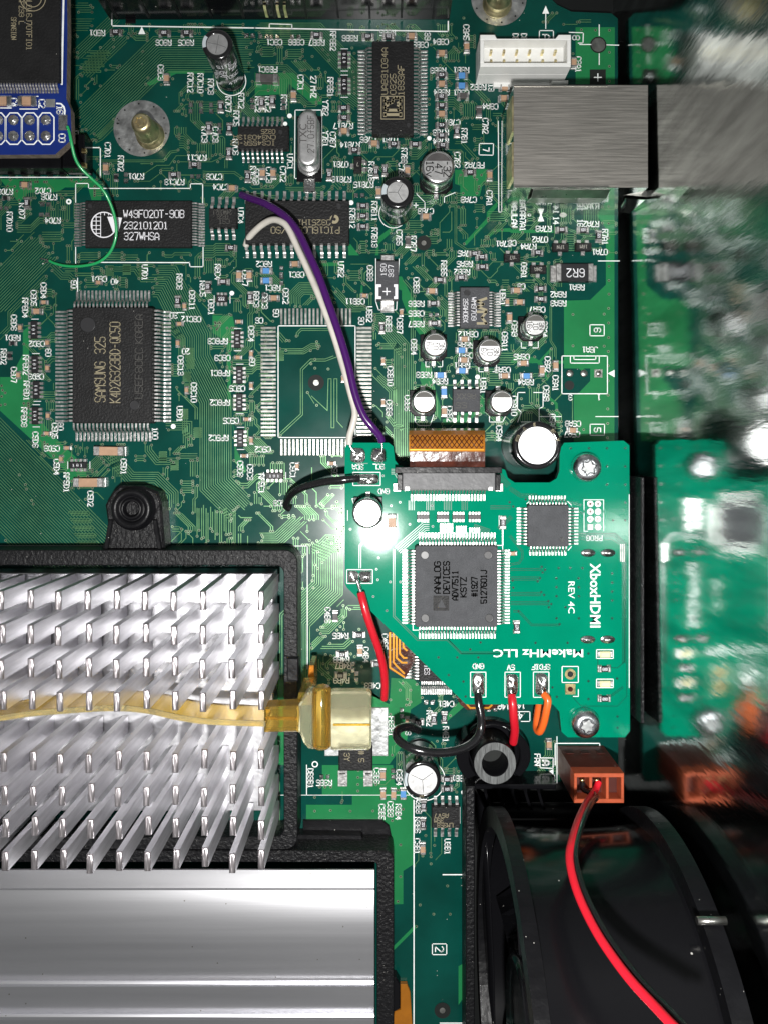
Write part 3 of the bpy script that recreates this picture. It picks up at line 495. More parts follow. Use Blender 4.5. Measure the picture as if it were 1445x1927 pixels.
ps = {'T1': 'r,660,185,0 r,935,190,0 r,1060,190,0 c,948,450,1 p,1082,610,1 p,1140,610,1 p,1198,610,1 r,1253,605,1 r,1187,725,1 p,1245,725,1 r,1302,730,1 r,1300,870,1 r,1105,935,0 r,990,992,0 p,1108,998,0 c,605,955,1 s,660,1005,1 p,715,1005,1 c,148,1050,0 r,158,1150,1 p,258,1155,0 p,252,1215,0 s,35,1122,0 p,20,1178,0 c,1318,1068,0 r,1405,1000,1 r,1310,1405,0 p,1415,200,0 p,1430,585,1',
 'T2': 'p,50,205,0 p,110,208,0 p,230,208,0 r,350,202,0 r,640,210,0 r,755,210,0 c,885,208,0 c,1055,305,0 c,1195,270,1 F,72,455,0 r,40,585,1 r,100,575,1 p,162,590,1 c,220,545,1 b,1168,430,0 b,1168,487,0 f,1175,548,0 r,1055,428,0 c,1055,478,0 r,1053,550,0 r,1055,600,0 c,1055,648,0 r,1055,712,0 r,1055,770,0 r,1060,825,0 r,1140,745,1 f,1265,635,1 c,1410,500,0 c,1405,560,0 r,505,615,0 r,505,670,0 c,505,745,0 r,565,852,0 c,675,815,0 r,785,818,0 r,905,820,0 c,45,985,1 c,105,985,1 r,422,990,1 r,685,975,1 r,735,965,1 c,862,970,1 p,590,1105,0 r,612,1168,0 r,612,1225,0 r,612,1285,0 r,1215,978,0 c,1325,995,1 f,865,1370,1 c,965,1228,0 c,700,1090,1 p,570,950,1 p,625,940,1 r,1240,1438,0',
 'T3': 'r,285,1290,0 r,405,1292,0 r,492,1325,1 r,150,1418,0 c,352,355,1',
 'M1': 'c,215,320,0 t,253,268,0 s,75,500,0 t,118,412,1 s,58,570,1 t,108,680,1 t,272,497,1 t,272,640,1 t,275,910,1 t,270,1010,0 t,385,1092,0 t,350,1155,1 t,562,156,0 t,1020,390,0 t,1010,500,1 t,1060,765,1 r,1010,262,1 t,1048,290,1 r,1182,180,1 r,1268,152,0 c,1357,118,1 c,1415,118,1 r,1420,240,1 t,1355,378,0 t,1350,580,0 t,1400,930,0 t,1385,1137,0 t,1425,1050,1 t,1425,560,1 t,1425,740,1 C,630,1110,0 C,515,1287,0',
 'M2': 'b,65,90,0 b,65,145,0 p,150,90,1 p,150,140,1 c,228,52,0 c,110,245,0 p,50,240,1 r,1280,12,0 r,1285,68,0 r,1045,142,0 r,1165,128,0 c,1000,205,0 r,1010,275,0 p,1010,338,0 r,1015,388,0 r,718,412,1 t,620,230,0 t,828,325,1 c,1182,478,0 b,1168,540,0 c,1180,595,0 b,1170,655,0 b,1048,680,0 b,1068,775,1 c,1068,885,1 c,1410,685,0 t,725,835,1 t,1235,1445,0 c,1437,355,1 t,725,600,1 t,240,1195,1 t,435,1180,0 t,500,700,1 t,1425,265,1',
 'M3': 'c,32,200,0 r,168,190,0 r,168,248,0 c,48,265,0 c,70,607,0 b,88,678,0 c,173,648,1 c,250,620,1 c,345,982,0 t,150,1035,0',
 'L2': 'f,455,600,1 r,590,705,0 r,495,815,0 c,595,795,1 p,555,890,1 r,485,935,0 p,575,945,1 r,705,770,1 r,1010,1180,1 r,1070,1175,1 p,985,1090,0 r,920,1200,0 p,830,1150,1 p,1340,1130,0 n,690,870,0 t,860,1190,1',
 'B2': 'p,395,65,0 c,724,50,1 p,780,50,1 c,725,160,1 c,783,160,1 b,838,160,1 r,1085,75,0 r,1085,130,0 r,953,225,1 r,950,330,1 c,948,470,1',
 'L3': 'c,213,1310,1 f,35,1350,1', 'B3': 'p,60,60,0'}
nP = 0
for r, s in ps.items():
    for e in s.split():
        k, x, y, v = e.split(','); X, Y = Z(r, float(x), float(y)); passive(k, X, Y, int(v), 0, mboard, mk=rng.choice(('101', '330', '472', '103', '221'))); nP += 1
# multi-pin resistor arrays and three-legged transistors, each a small part with pads
def array(x, y, vert, L=37, W=15, n=4, nm='resistor_array', mk='101', oneside=False):
    m = MB(); a = L/2
    def b_(x0, y0, z0, x1, y1, z1, c=.6):
        if vert: x0, y0, x1, y1 = -y1, x0, -y0, x1
        m.box(x+x0, y+y0, z0, x+x1, y+y1, z1, c)
    m.cur = 1
    for i in range(n):
        t = -a+L*(i+.5)/n
        if not oneside: b_(t-2.6, -W/2-6, .3, t+2.6, -W/2+2, 3.6)
        b_(t-2.6, W/2-2, .3, t+2.6, W/2+6, 3.6)
    m.cur = 0; b_(-a, -W/2, .8, a, W/2, 7.5, 1); m.cur = 2; text(m, mk, x, y, 3 if vert else 0, W*.42, 7.6, 1.2, 7.4 if n > 3 else 4, .5); m.cur = 2
    e = L/2+4.4
    for sx in (-1, 1): 
        q = [(sx*e, -W/2-1), (sx*e, W/2+1)] if not vert else None
        if q: m.strip([(x+p[0], y+p[1]) for p in q], 1.2, .9)
        else: m.strip([(x-W/2-1, y+sx*e), (x+W/2+1, y+sx*e)], 1.2, .9)
    return m.build(nm, ['resistor_black', 'tin', 'mark_white'], mboard)
for r, x, y, v, mk in (('T2', 507, 338, 1, '470'), ('T2', 507, 487, 1, '470'), ('M1', 200, 425, 1, '101'), ('M1', 205, 620, 1, '101'), ('M1', 213, 765, 1, '101'), ('M1', 207, 910, 1, '101'), ('M1', 448, 1190, 0, '101'), ('M1', 1348, 478, 1, '101'), ('M1', 1360, 680, 1, '101'), ('M1', 1360, 835, 1, '101'), ('M1', 1365, 1038, 1, '101'), ('M2', 112, 1250, 0, '101')):
    X, Y = Z(r, x, y); array(X, Y, v, 33, 12, 4, mk=mk)
def sot(x, y, rot, mk='1P', L=30, W=15):
    m = MB(); 
    def P(u, v): 
        for _ in range(rot): u, v = -v, u
        return x+u, y+v
    def b_(x0, y0, z0, x1, y1, z1, c=.6, tx=0):
        p, q = P(x0, y0), P(x1, y1); m.box(min(p[0], q[0]), min(p[1], q[1]), z0, max(p[0], q[0]), max(p[1], q[1]), z1, c)
    m.cur = 1; b_(-L*.38, -W/2-7, .3, -L*.12, -W/2+2, 4); b_(L*.12, -W/2-7, .3, L*.38, -W/2+2, 4); b_(-L*.13, W/2-2, .3, L*.13, W/2+7, 4)
    m.cur = 0; b_(-L/2, -W/2, 1.5, L/2, W/2, 10, 1.5); m.cur = 2; text(m, mk, x, y, 2, 6.5, 10.1, .9, 5, .55)
    return m.build('transistor', ['epoxy', 'tin', 'mark_grey'], mboard)
for r, x, y, ro, mk in (('T3', 275, 1392, 0, '1PN'), ('T3', 403, 1390, 0, '1AM'), ('M3', 150, 85, 0, '2NA'), ('T2', 583, 940, 1, '7'), ('M3', 5, 20, 0, 'A7')):
    X, Y = Z(r, x, y); sot(X, Y, ro, mk)
X, Y = Z('M1', 1260, 250); array(X, Y, 0, 21, 13, 3, 'transistor_array', '222')
# ---------------------------------------------------------------- integrated circuits
def chip(label, rect, h, leads, zb=0., mat_body='epoxy', marks=(), marker='mark_gold', dim=(), lw=2.6, single=False, extra=None, ch=1.5, corner=0., name='integrated_circuit'):
    (x0, y0), (x1, y1) = U(rect[0], rect[1], zb+h), U(rect[2], rect[3], zb+h)
    t = thing(name, label, 'chip', (x0+x1)/2, (y0+y1)/2, zb, 'eight-legged chips' if single and len(label) and 'eight-legged' in label else None); zm = zb+h*.5
    b = MB(); c = corner
    def ring(i, z): return [(x0+i+c, y0+i, z), (x1-i-c, y0+i, z), (x1-i, y0+i+c, z), (x1-i, y1-i-c, z), (x1-i-c, y1-i, z), (x0+i+c, y1-i, z), (x0+i, y1-i-c, z), (x0+i, y0+i+c, z)] if c else [(x0+i, y0+i, z), (x1-i, y0+i, z), (x1-i, y1-i, z), (x0+i, y1-i, z)]
    b.loops([ring(0, zb+h*.15), ring(-1.2, zm), ring(-.2, zb+h-.8), ring(.6, zb+h)]); BD = b.build('body', mat_body, t)
    for side, (n, a0, a1, tip, *o) in leads.items():
        L = MB(); p0 = U(a0, a0, zb); p1 = U(a1, a1, zb); tp = U(tip, tip, zb)
        for i in range(n):
            f = i/max(1, n-1)
            if single: L = MB()
            if side in 'ns':
                c_ = p0[0]+(p1[0]-p0[0])*f; e = y0 if side == 'n' else y1; q = tp[1]; path = lambda u, z: (c_, e+(q-e)*u, z); lat = (1, 0)
            else:
                c_ = p0[1]+(p1[1]-p0[1])*f; e = x0 if side == 'w' else x1; q = tp[0]; path = lambda u, z: (e+(q-e)*u, c_, z); lat = (0, 1)
            L.sweep([path(-.06, zm), path(.28, zm), path(.40, zm-h*.08), path(.55, zb+2.4), path(.68, zb+1.3), path(1, zb+1.2)], lat, lw, 1.5)
            L.sweep([path(.5, zb+.5), path(1.07, zb+.5)], lat, lw+.4, .6)
            if single: L.build('lead', 'tin', t)
        if not single: L.build('lead_row', 'tin', t, STUFF)
    if marks:
        M = MB(); k = 1-(zb+h)/H
        for s, px, py, rot, hh, ln in marks:
            X, Y = U(px, py, zb+h); n = len(s); hh *= k; ln = ln*k; g = ln/(n*1.28-.28) if n > 1 else hh*.6
            text(M, s, X, Y, rot, hh, zb+h+.12, max(.8, 2.1 if marker == 'mark_black' else min(1.5, hh*.12)), g*1.28, g/hh)
        M.build('marking', marker, BD, STUFF)
    if dim:
        for px, py, r in dim: X, Y = U(px, py, zb+h); M = MB(); M.lathe(X, Y, [(r, zb+h+.06), (r*.9, zb+h+.35), (r*.82, zb+h+.1)], 22); M.build('moulded_dimple', 'dimple', BD)
    if extra: extra(BD, zb+h)
    return t
def zr(r, x0, y0, x1, y1): a = Z(r, x0, y0); c = Z(r, x1, y1); return (*a, *c)
def mk(r, s, x, y, rot, h, ln): X, Y = Z(r, x, y); return (s, X, Y, rot, h*.333, ln*.333)
def globe(t, z):
    M = MB(); cx, cy = U(195.5, 422.5, z); r = 23.5
    M.ring(cx, cy, r-1, r+1, z+.12, 40)
    for q in (-.62, -.3, .05, .36, .68):
        e = r*math.sqrt(1-q*q); M.strip([(cx-e, cy+q*r), (cx-2 if abs(q) < .6 else cx+e, cy+q*r)], 1.2, z+.13); M.strip([(cx+q*r, cy-e), (cx+q*r, cy+e)] if q < -.1 else [(cx+q*r, cy-e), (cx+q*r, cy-e*.72)], 1.2, z+.14)
    M.cur = 0; M.flat([U(*Z('T1', *p), z) for p in ((555, 1222), (600, 1222), (650, 1315), (600, 1315))], z+.15); M.strip([U(*Z('T1', *p), z) for p in ((550, 1220), (640, 1220))], 1.4, z+.2)
    M.cur = 1; M.flat([U(*Z('T1', *p), z) for p in ((608, 1226), (640, 1226), (664, 1312), (640, 1312))], z+.22); M.flat([U(*Z('T1', *p), z) for p in ((655, 1228), (692, 1232), (672, 1312), (664, 1290))], z+.2)
    M.build('globe_logo', ['epoxy', 'mark_white'], t, STUFF)
    M2 = MB(); 
    M2.ring(cx, cy, r-1, r+1, z+.16, 40); M2.build('logo_rim', 'mark_white', t)
    M3 = MB()
    for q in (-.62, -.3, .05, .36, .68):
        e = r*math.sqrt(1-q*q); M3.strip([(cx-e, cy+q*r), (cx-6, cy+q*r)], 1.3, z+.17); M3.strip([(cx+(q-.3)*r, cy-r*math.sqrt(max(0, 1-(q-.3)**2))), (cx+(q-.3)*r, cy+(r*math.sqrt(max(0, 1-(q-.3)**2)) if q < .1 else -r*.7))], 1.3, z+.18)
    M3.build('logo_grid', 'mark_white', t, STUFF)
chip('black flash memory chip printed with a white globe and W49F020T-90B', zr('T1', 483, 1137, 1083, 1397), 12, {'w': (16, 384, 462, 142), 'e': (16, 384, 462, 384.5)}, marker='mark_white', lw=2.7,
     dim=[(*Z('T1', 510, 1165), 4)], extra=globe, marks=[mk('T1', 'W49F020T-90B', 872, 1210, 0, 42, 342), mk('T1', '232101201', 826, 1275, 0, 40, 248), mk('T1', '327WHSA', 803, 1336, 0, 42, 196)])
def faint(t, z):
    M = MB(); k = 1-z/H
    for s, y, n in (('U5EF80EC', 668, 285), ('KOREA', 418, 160)):
        X, Y = U(*Z('M1', 787, y), z); g = n*.3322*k/(len(s)*1.28-.28); text(M, s, X, Y, 3, 13.5, z+.12, .8, g*1.28, g/13.5)
    M.build('faint_marking', 'mark_faint', t, STUFF)
chip('large square-cornered black memory chip marked SAMSUNG 325 with pins on all four sides', (136.5, 579, 286, 795), 27,
     {'n': (20, 146, 281, 549), 's': (20, 145, 283, 828), 'w': (30, 587, 792, 107.5), 'e': (30, 587, 792, 320.5)}, lw=3.4, dim=[(*Z('M1', 497, 393), 14.5), (*Z('M1', 762, 850), 9)],
     marks=[mk('M1', 'SAMSUNG', 567, 718, 3, 60, 226), mk('M1', '325', 567, 510, 3, 60, 92), mk('M1', 'K4D26323BD-QC50', 652, 607, 3, 58, 455)], extra=faint)
def icslogo(t, z):
    M = MB(); p = [U(*Z('T2', *q), z) for q in ((715, 543), (842, 543), (842, 672), (715, 672))]; M.strip(p+[p[0]], 1.4, z+.13)
    X, Y = U(*Z('T2', 779, 607), z); text(M, 'ICS', X, Y, 3, 29, z+.15, 5.2, 13, .33); M.build('marking_logo', 'mark_gold', t, STUFF)
chip('tall black chip with a boxed ICS logo and fine pins down both long sides', zr('T2', 665, 232, 895, 755), 22, {'w': (24, 96, 251, 675), 'e': (24, 96, 252, 802.5)}, lw=3.1, extra=icslogo, dim=[(*Z('T2', 868, 705), 4)],
     marker='mark_gold', marks=[mk('T2', 'UA831034A', 733, 400, 3, 32, 262), mk('T2', '0325', 780, 474, 3, 32, 116), mk('T2', '1893AF', 825, 452, 3, 34, 170)])
chip('small black clock chip marked ICS455R-02, left of the silver crystal', (448, 237, 542.5, 278.5), 18, {'n': (9, 459, 532, 221), 's': (9, 459, 532, 305)}, lw=3.6, dim=[(*Z('T2', 145, 745), 4)],
     marks=[mk('T2', 'ICS455R-02', -12, 808, 2, 24, 250), mk('T2', 'CN340313A', -2, 775, 2, 24, 235), mk('T2', '0325', 75, 743, 2, 24, 78)])
def piclogo(t, z):
    M = MB(); X, Y = U(*Z('T2', 450, 1240), z); M.ring(X, Y, 3, 8.4, z+.12, 16); M.build('marking_logo', 'mark_gold', t, STUFF)
    M = MB(); M.flat([(X-9, Y+6), (X-3, Y-9), (X+1, Y-9), (X-5, Y+8)], z+.16); M.build('logo_slash', 'epoxy', t)
chip('wide black microcontroller chip marked PIC16LC63A under the purple and white wires', (462, 377.5, 656, 456.5), 24, {'n': (14, 466, 648.5, 361), 's': (14, 466, 648.5, 484)}, single=True, lw=5.2, extra=piclogo,
     dim=[(*Z('T2', 475, 1165), 4.5)], marks=[mk('T2', 'PIC16LC63A/SO', 285, 1302, 2, 36, 385), mk('T2', '03251H1', 335, 1258, 2, 30, 185)])
chip('eight-legged black memory chip between the flash chip and the microcontroller', zr('T1', 1185, 1180, 1340, 1284), 17, {'n': (4, 401, 441, 372), 's': (4, 401, 441, 450)}, single=True, lw=5.5, marker='mark_faint',
     marks=[mk('T1', '24WC02J', 1262, 1200, 2, 26, 100), mk('T1', '0328', 1262, 1225, 2, 24, 60), mk('T1', 'CSI', 1270, 1252, 2, 26, 60)])
def wmlogo(t, z):
    M = MB(); X, Y = U(*Z('M2', 1283, 315), z); text(M, 'WM', X, Y, 1, 16, z+.13, 4.6, 25, 1.35); M.build('marking_logo', 'mark_gold', t, STUFF)
chip('black audio chip marked WM9709 with a bold WM logo', zr('M2', 1163, 182, 1325, 410), 17, {'w': (13, 552, 613, 844), 'e': (13, 552, 613, 940)}, lw=2.6, extra=wmlogo, mat_body='epoxy_grey', dim=[(*Z('M2', 1200, 212), 6)],
     marker='mark_white', marks=[mk('M2', 'WM9709', 1237, 303, 1, 26, 130), mk('M2', '35AH0BX', 1190, 313, 1, 26, 132)])
chip('eight-legged black chip between two silver capacitors above the flat amber ribbon', zr('M2', 1122, 760, 1272, 884), 17, {'n': (4, 855, 896, 716), 's': (4, 855, 896, 794)}, single=True, lw=5.3, mat_body='epoxy_grey', marker='mark_faint', marks=[mk('M2', 'A6XX', 1195, 800, 2, 30, 105), mk('M2', '55', 1165, 850, 2, 30, 60)])
chip('eight-legged black chip marked LM358 beside the grey fan housing rim', zr('B2', 1002, 240, 1158, 358), 17, {'n': (4, 818.5, 858.5, 1499), 's': (4, 818.5, 858, 1573)}, single=True, lw=5.3, ch=1, marker='mark_gold',
     marks=[mk('B2', 'LM358', 1075, 342, 2, 24, 88), mk('B2', '35M', 1040, 316, 2, 24, 50), mk('B2', 'A5V7', 1055, 288, 2, 24, 78)])
chip('black chip marked IES half hidden beneath the diagonal edge of the light green board', (789, 1196, 868, 1283), 16, {'w': (14, 1200, 1275, 762), 's': (14, 793, 848, 1305)}, lw=2.6, marks=[mk('L2', 'IES', 972, 905, 1, 28, 55)], marker='mark_white')
ZB = 80.
def adlogo(t, z):
    M = MB(); M.flat([U(*Z('L2', *p), z) for p in ((1008, 485), (1097, 485), (1097, 570), (1008, 570))], z+.12); M.build('logo_square', 'epoxy', t)
    M = MB(); M.flat([U(*Z('L2', *p), z) for p in ((1030, 553), (1078, 553), (1054, 505))], z+.2); M.build('logo_triangle', 'epoxy_grey', t)
chip('big grey square chip marked ANALOG DEVICES ADV7511 on the light green board', zr('L2', 907, 203, 1371, 663), 15, {'n': (25, 789.5, 930, 1004), 's': (25, 789.5, 930, 1200), 'w': (25, 1036, 1172, 758.5), 'e': (25, 1036, 1172, 956.5)}, zb=ZB, mat_body='epoxy_grey', lw=2.4, extra=adlogo, corner=3.5,
     marker='mark_black', dim=[(*Z('L2', x, y), 7.4) for x, y in ((960, 255), (1318, 255), (962, 612), (1325, 612))],
     marks=[mk('L2', 'ANALOG', 1031, 382, 3, 34, 178), mk('L2', 'DEVICES', 1082, 382, 3, 34, 180), mk('L2', 'ADV7511', 1131, 427, 3, 32, 165), mk('L2', 'KSTZ', 1178, 437, 3, 32, 110), mk('L2', '#1927', 1240, 435, 3, 32, 108), mk('L2', '5127601J', 1293, 435, 3, 32, 185)])
chip('plain small grey square chip to the left of the PROG pads', (993, 951, 1069.5, 1028.5), 13, {'n': (12, 996, 1062, 934), 's': (12, 997, 1063, 1044), 'w': (12, 957, 1023, 973), 'e': (12, 957, 1023, 1086)}, zb=ZB, mat_body='epoxy_grey', lw=2.5, corner=2, dim=[(*Z('L3', 290, 165), 4.6)])
# ---------------------------------------------------------------- crystal can
X, Y = U(578, 254, 38); t = thing('crystal_oscillator', 'silver oval crystal can stamped TXC 27.0f5BF lying flat', 'crystal', X+3, Y+5)
def oval(m, cx, cy, hw, hh, zs, n=12):
    rings = []
    for i, z in zs: 
        w_, h_ = hw+i, hh+i; q = []
        for cyy, a0 in ((cy+h_-w_, 0), (cy-h_+w_, 180)):
            for j in range(n+1): a = math.radians(a0+180*j/n); q.append((cx+w_*math.cos(a), cyy+w_*math.sin(a), z))
        rings.append(q)
    m.smooth = True; m.loops(rings); m.smooth = False
b = MB(); b.box(X-23, Y-51, .5, X+24, Y+72, 4, 1); b.build('base', 'plastic_black', t)
b = MB(); oval(b, X+1, Y+6, 21, 57, [(0, 4), (0, 8), (-1, 9)]); b.build('flange', 'can_side', t)
b = MB(); oval(b, X+1, Y+4, 18.5, 51, [(0, 9), (0, 32), (-1, 35.5), (-3.5, 37.6), (-6, 38)]); b.build('can', 'can_alu', t)
b = MB(); btext(b, 'TXC', *U(*Z('T2', 272, 755), 38), 3, 13.5, 38.2, 35); text(b, '27.0f5BF', *U(*Z('T2', 317, 757), 38), 3, 11.5, 38.2, 1.1, 8.8, .55); b.build('stamping', 'ceramic_grey', t, STUFF)
b = MB(); b.box(X-11, Y-61, .4, X+13, Y-45, 5, 1.5); b.build('solder_tab', 'solder', t); b = MB(); b.box(X-10, Y+66, .4, X+12, Y+92, 5, 1.5); b.build('solder_tab', 'solder', t)
# ---------------------------------------------------------------- capacitors
def smdcap(label, px, py, r, h, zb=0, sq=None, legend=None, dark=True, rot=1, group=None):
    group = 'silver can capacitors on the two boards'
    x, y = U(px, py, zb+h); t = thing('electrolytic_capacitor', label, 'capacitor', x, y, zb, group); k = 1-(zb+h)/H; R = r*k; s = (sq or r*1.12)*k; c = s*.38
    b = MB(); b.prism([(x-s, y-s), (x+s, y-s), (x+s, y+s-c), (x+s-c, y+s), (x-s+c, y+s), (x-s, y+s-c)], zb+.4, zb+7, 1); b.build('base', 'plastic_black', t)
    b = MB(); b.lathe(x, y, [(R*.97, zb+6), (R, zb+9), (R, zb+13), (R*.93, zb+15), (R*.93, zb+17), (R, zb+19), (R, zb+h-5), (R*.97, zb+h-2), (R*.9, zb+h-.4), (R*.84, zb+h)], 40, cap1=False); b.build('can', 'can_side', t)
    b = MB(); b.disc(x, y, R*.845, zb+h, 40); b.build('can_top', 'can_alu', t)
    if dark:
        b = MB(); n = 12; p = [(x+R*.83*math.cos(math.radians(205+130*j/n)), y+R*.83*math.sin(math.radians(205+130*j/n))) for j in range(n+1)]; b.flat(p, zb+h+.15); b.build('polarity_mark', 'mark_faint' if r < 25 else 'ceramic_grey', t)
    for dy in (1, -1): b = MB(); b.box(x-4.5, y+dy*s-5 if dy > 0 else y-s-9, zb+.4, x+4.5, y+s+9 if dy > 0 else y-s+5, zb+3.4, 1); b.build('lead', 'tin', t)
    if legend:
        b = MB(); n = len(legend)
        for i, l in enumerate(legend): text(b, l, x+((n-1)/2-i)*R*.52+R*.02, y+R*.12, rot, R*.42, zb+h+.2, max(.9, R*.055))
        b.build('print', 'mark_black' if r > 25 else 'ceramic_grey', t, STUFF)
    return t
smdcap('largest silver can capacitor on the main board, marked 47 16v, beside the metal box', 824, 313, 31.5, 58, legend=['-32', '47', '16v'], sq=32)
SG = 'small silver can capacitors round the audio chip'
smdcap('small silver can capacitor left below the audio chip, next to the C6B4 print', 818.5, 648, 23, 50, legend=['3N', '10', '6v'], group=SG)
smdcap('small silver can capacitor next to the C6A11 print, right below the audio chip', 921, 659, 23, 50, legend=['3N', '10', '6v'])
smdcap('small silver can capacitor next to the C6B6 print, left of the eight-legged chip', 797.5, 755.5, 22.5, 50)
smdcap('small silver can capacitor just right of the eight-legged chip', 944, 756, 22.5, 50)
smdcap('small silver can capacitor below the two tiny resistors R6A2 and R6A3, marked 10 16v', 1007, 611, 21.5, 50, legend=['3N', '10', '16v'])
smdcap('silver can capacitor standing on the light green board near the black wire', 691.5, 966, 29, 50, zb=ZB, legend=['3N', '10', '6v'], sq=28, dark=False, rot=3)
def radial(label, px, py, rt, r, h, vent, stripe=None, lines=(), zb=0, ringtext=None):
    x, y = U(px, py, h); k = 1-h/H; R = r*k; T = rt*k; t = thing('radial_capacitor', label, 'capacitor', x, y, zb, 'tall black sleeved capacitors')
    b = MB(); b.lathe(x, y, [(R*.98, zb+1), (R, zb+4), (R, zb+11), (R*.94, zb+13), (R, zb+16), (R, h-5), (R*.985, h-1.5), (R*.95, h+.6), (T*1.02, h+.6), (T*.99, h-.4)], 48, cap1=False); b.build('sleeve', 'sleeve_black', t)
    b = MB(); b.disc(x, y, T*1.03, h-.3, 40); b.build('can_top', 'can_alu', t)
    b = MB()
    for a in vent: b.strip([(x, y), (x+T*.86*math.cos(math.radians(a)), y+T*.86*math.sin(math.radians(a)))], 1.1, h-.2+.02*len(b.v)/4)
    if vent: b.build('vent_score', 'can_side', t)
    if stripe:
        a0, a1 = stripe; b = MB(); n = 8; ar = [math.radians(a0+(a1-a0)*j/n) for j in range(n+1)]; q = R+.3
        for p, c in zip(ar, ar[1:]):
            b.quad((x+q*math.cos(p), y+q*math.sin(p), zb+14), (x+q*math.cos(c), y+q*math.sin(c), zb+14), (x+q*math.cos(c), y+q*math.sin(c), h-4), (x+q*math.cos(p), y+q*math.sin(p), h-4))
            b.quad((x+q*math.cos(p), y+q*math.sin(p), h-4), (x+q*math.cos(c), y+q*math.sin(c), h-4), (x+R*.955*math.cos(c), y+R*.955*math.sin(c), h+.9), (x+R*.955*math.cos(p), y+R*.955*math.sin(p), h+.9))
            b.quad((x+R*.955*math.cos(p), y+R*.955*math.sin(p), h+.9), (x+R*.955*math.cos(c), y+R*.955*math.sin(c), h+.9), (x+T*1.06*math.cos(c), y+T*1.06*math.sin(c), h+.9), (x+T*1.06*math.cos(p), y+T*1.06*math.sin(p), h+.9))
        b.build('negative_stripe', 'sleeve_mark', t)
    if lines:   # print wrapped round the sleeve
        b = MB()
        for s, a, z0, hh, vert in lines:
            tmp = MB(); text(tmp, s, 0, 0, 0, hh, 0, max(.9, hh*.12))
            vv = [((u, -v) if not vert else (-v, -u)) for u, v, _ in tmp.v]; n = len(b.v)
            for u, v in vv: th = math.radians(a)-u/R; b.v.append((x+(R+.35)*math.cos(th), y+(R+.35)*math.sin(th), z0+v))
            for f_ in tmp.f: b.face(tuple(n+i for i in f_))
        b.build('sleeve_print', 'mark_white', t, STUFF)
    if ringtext:
        b = MB(); rm = (R*.95+T)/2
        for s, a in ringtext: text(b, s, x+rm*math.cos(math.radians(a)), y+rm*math.sin(math.radians(a)), (a+90)/90, (R*.95-T)*.62, h+.8, 1.2)
        b.build('rim_print', 'mark_gold', t, STUFF)
    return t
radial('tall black sleeved capacitor with light blue stripe at top centre beside the C7 prints', 409, 82, 20, 29, 118, (20, 100, 190, 280), (165, 215), [('SITE', 75, 92, 9, 0), ('50V 22', 70, 74, 9, 0), ('105C', 60, 55, 9, 0), ('F2M', 100, 62, 9, 0), ('47F', 62, 34, 9, 0), ('KZE', 40, 80, 9, 0)])
radial('black sleeved capacitor with light blue stripe beside the microcontroller', 748, 361, 20, 31, 104, (60, 180, 300), (170, 212), [('25V', 88, 90, 9, 0), ('47', 70, 62, 10, 0), ('105', 108, 58, 9, 0), ('KZE', 45, 75, 8, 0)])
radial('widest black capacitor with bright silver top set in the notch of the light green board', 1010.5, 838, 35.5, 46, 132, (), None, [('50V', 140, 100, 10, 0)], ringtext=[('680', 200), ('8', 232), ('E', 262), ('5C', 318), ('V', 345)])
radial('black capacitor with three-way scored silver top beneath the looping black wire', 794.5, 1468.5, 27.5, 35, 108, (205, 325, 85), (160, 205), [('100', 270, 70, 10, 0), ('16V', 300, 50, 9, 0), ('SMG', 235, 60, 9, 0)], ringtext=[('SMG', 92)])
# tantalum, power resistor, D-PAK
x0, y0 = U(*Z('M2', 686, 30), 28); x1, y1 = U(*Z('M2', 812, 245), 28); t = thing('tantalum_capacitor', 'black rectangular capacitor marked 150 g37 with a boxed plus sign', 'capacitor', (x0+x1)/2, (y0+y1)/2)
b = MB(); b.box(x0, y0, 1, x1, y1, 28, 2); b.build('body', 'epoxy_grey', t)
b = MB(); b.box(x0+8, y1-1, .5, x1-8, y1+20, 5, 1); b.box(x0+10, y1-.5, 3, x1-10, y1+3, 17, 1); b.build('terminal', 'tin', t); b = MB(); b.box(x0+8, y0-16, .5, x1-8, y0+1, 12, 2); b.build('terminal', 'tin', t)
b = MB(); text(b, '150', *U(*Z('M2', 727, 82), 28), 3, 9, 28.2, 1.2, 8); text(b, '937', *U(*Z('M2', 768, 88), 28), 3, 9, 28.2, 1.2, 8)
for q in ([(715, 172), (692, 172), (692, 240), (715, 240)], [(785, 172), (800, 172), (800, 240), (785, 240)]): b.strip([U(*Z('M2', *p), 28) for p in q], 5, 28.2)
c = U(*Z('M2', 745, 205), 28); b.strip([(c[0]-7, c[1]), (c[0]+7, c[1])], 1.8, 28.2); b.strip([(c[0], c[1]-7), (c[0], c[1]+7)], 1.8, 28.25); b.build('marking', 'mark_white', t, STUFF)
x0, y0 = U(*Z('M3', 275, 45), 14); x1, y1 = U(*Z('M3', 448, 145), 14); t = thing('power_resistor', 'large black chip resistor marked 6R2 near the board edge', 'resistor', (x0+x1)/2, (y0+y1)/2)
b = MB(); b.box(x0, y0, 1, x1, y1, 13.5, 1); b.build('body', 'resistor_black', t)
for s, a, c in ((1, x0-15, x0+4), (1, x1-4, x1+15)): b = MB(); b.box(a, y0+1, .4, c, y1-1, 4, 1); b.box(max(a, x0-6), y0, 1, min(c, x1+6), y1, 14, 1); b.build('terminal', 'tin', t)
b = MB(); text(b, '6R2', *U(*Z('M3', 365, 98), 14), 2, 15, 13.8, 1.7, 12, .55); b.build('marking', 'mark_white', t, STUFF)
t = thing('power_transistor', 'black power transistor with square silver heat tab partly under the amber strap end', 'transistor', 670, 1405)
b = MB(); b.box(611, 1331, .5, 730, 1422, 3.5, .7); b.build('heat_tab', 'washer_tin', t)
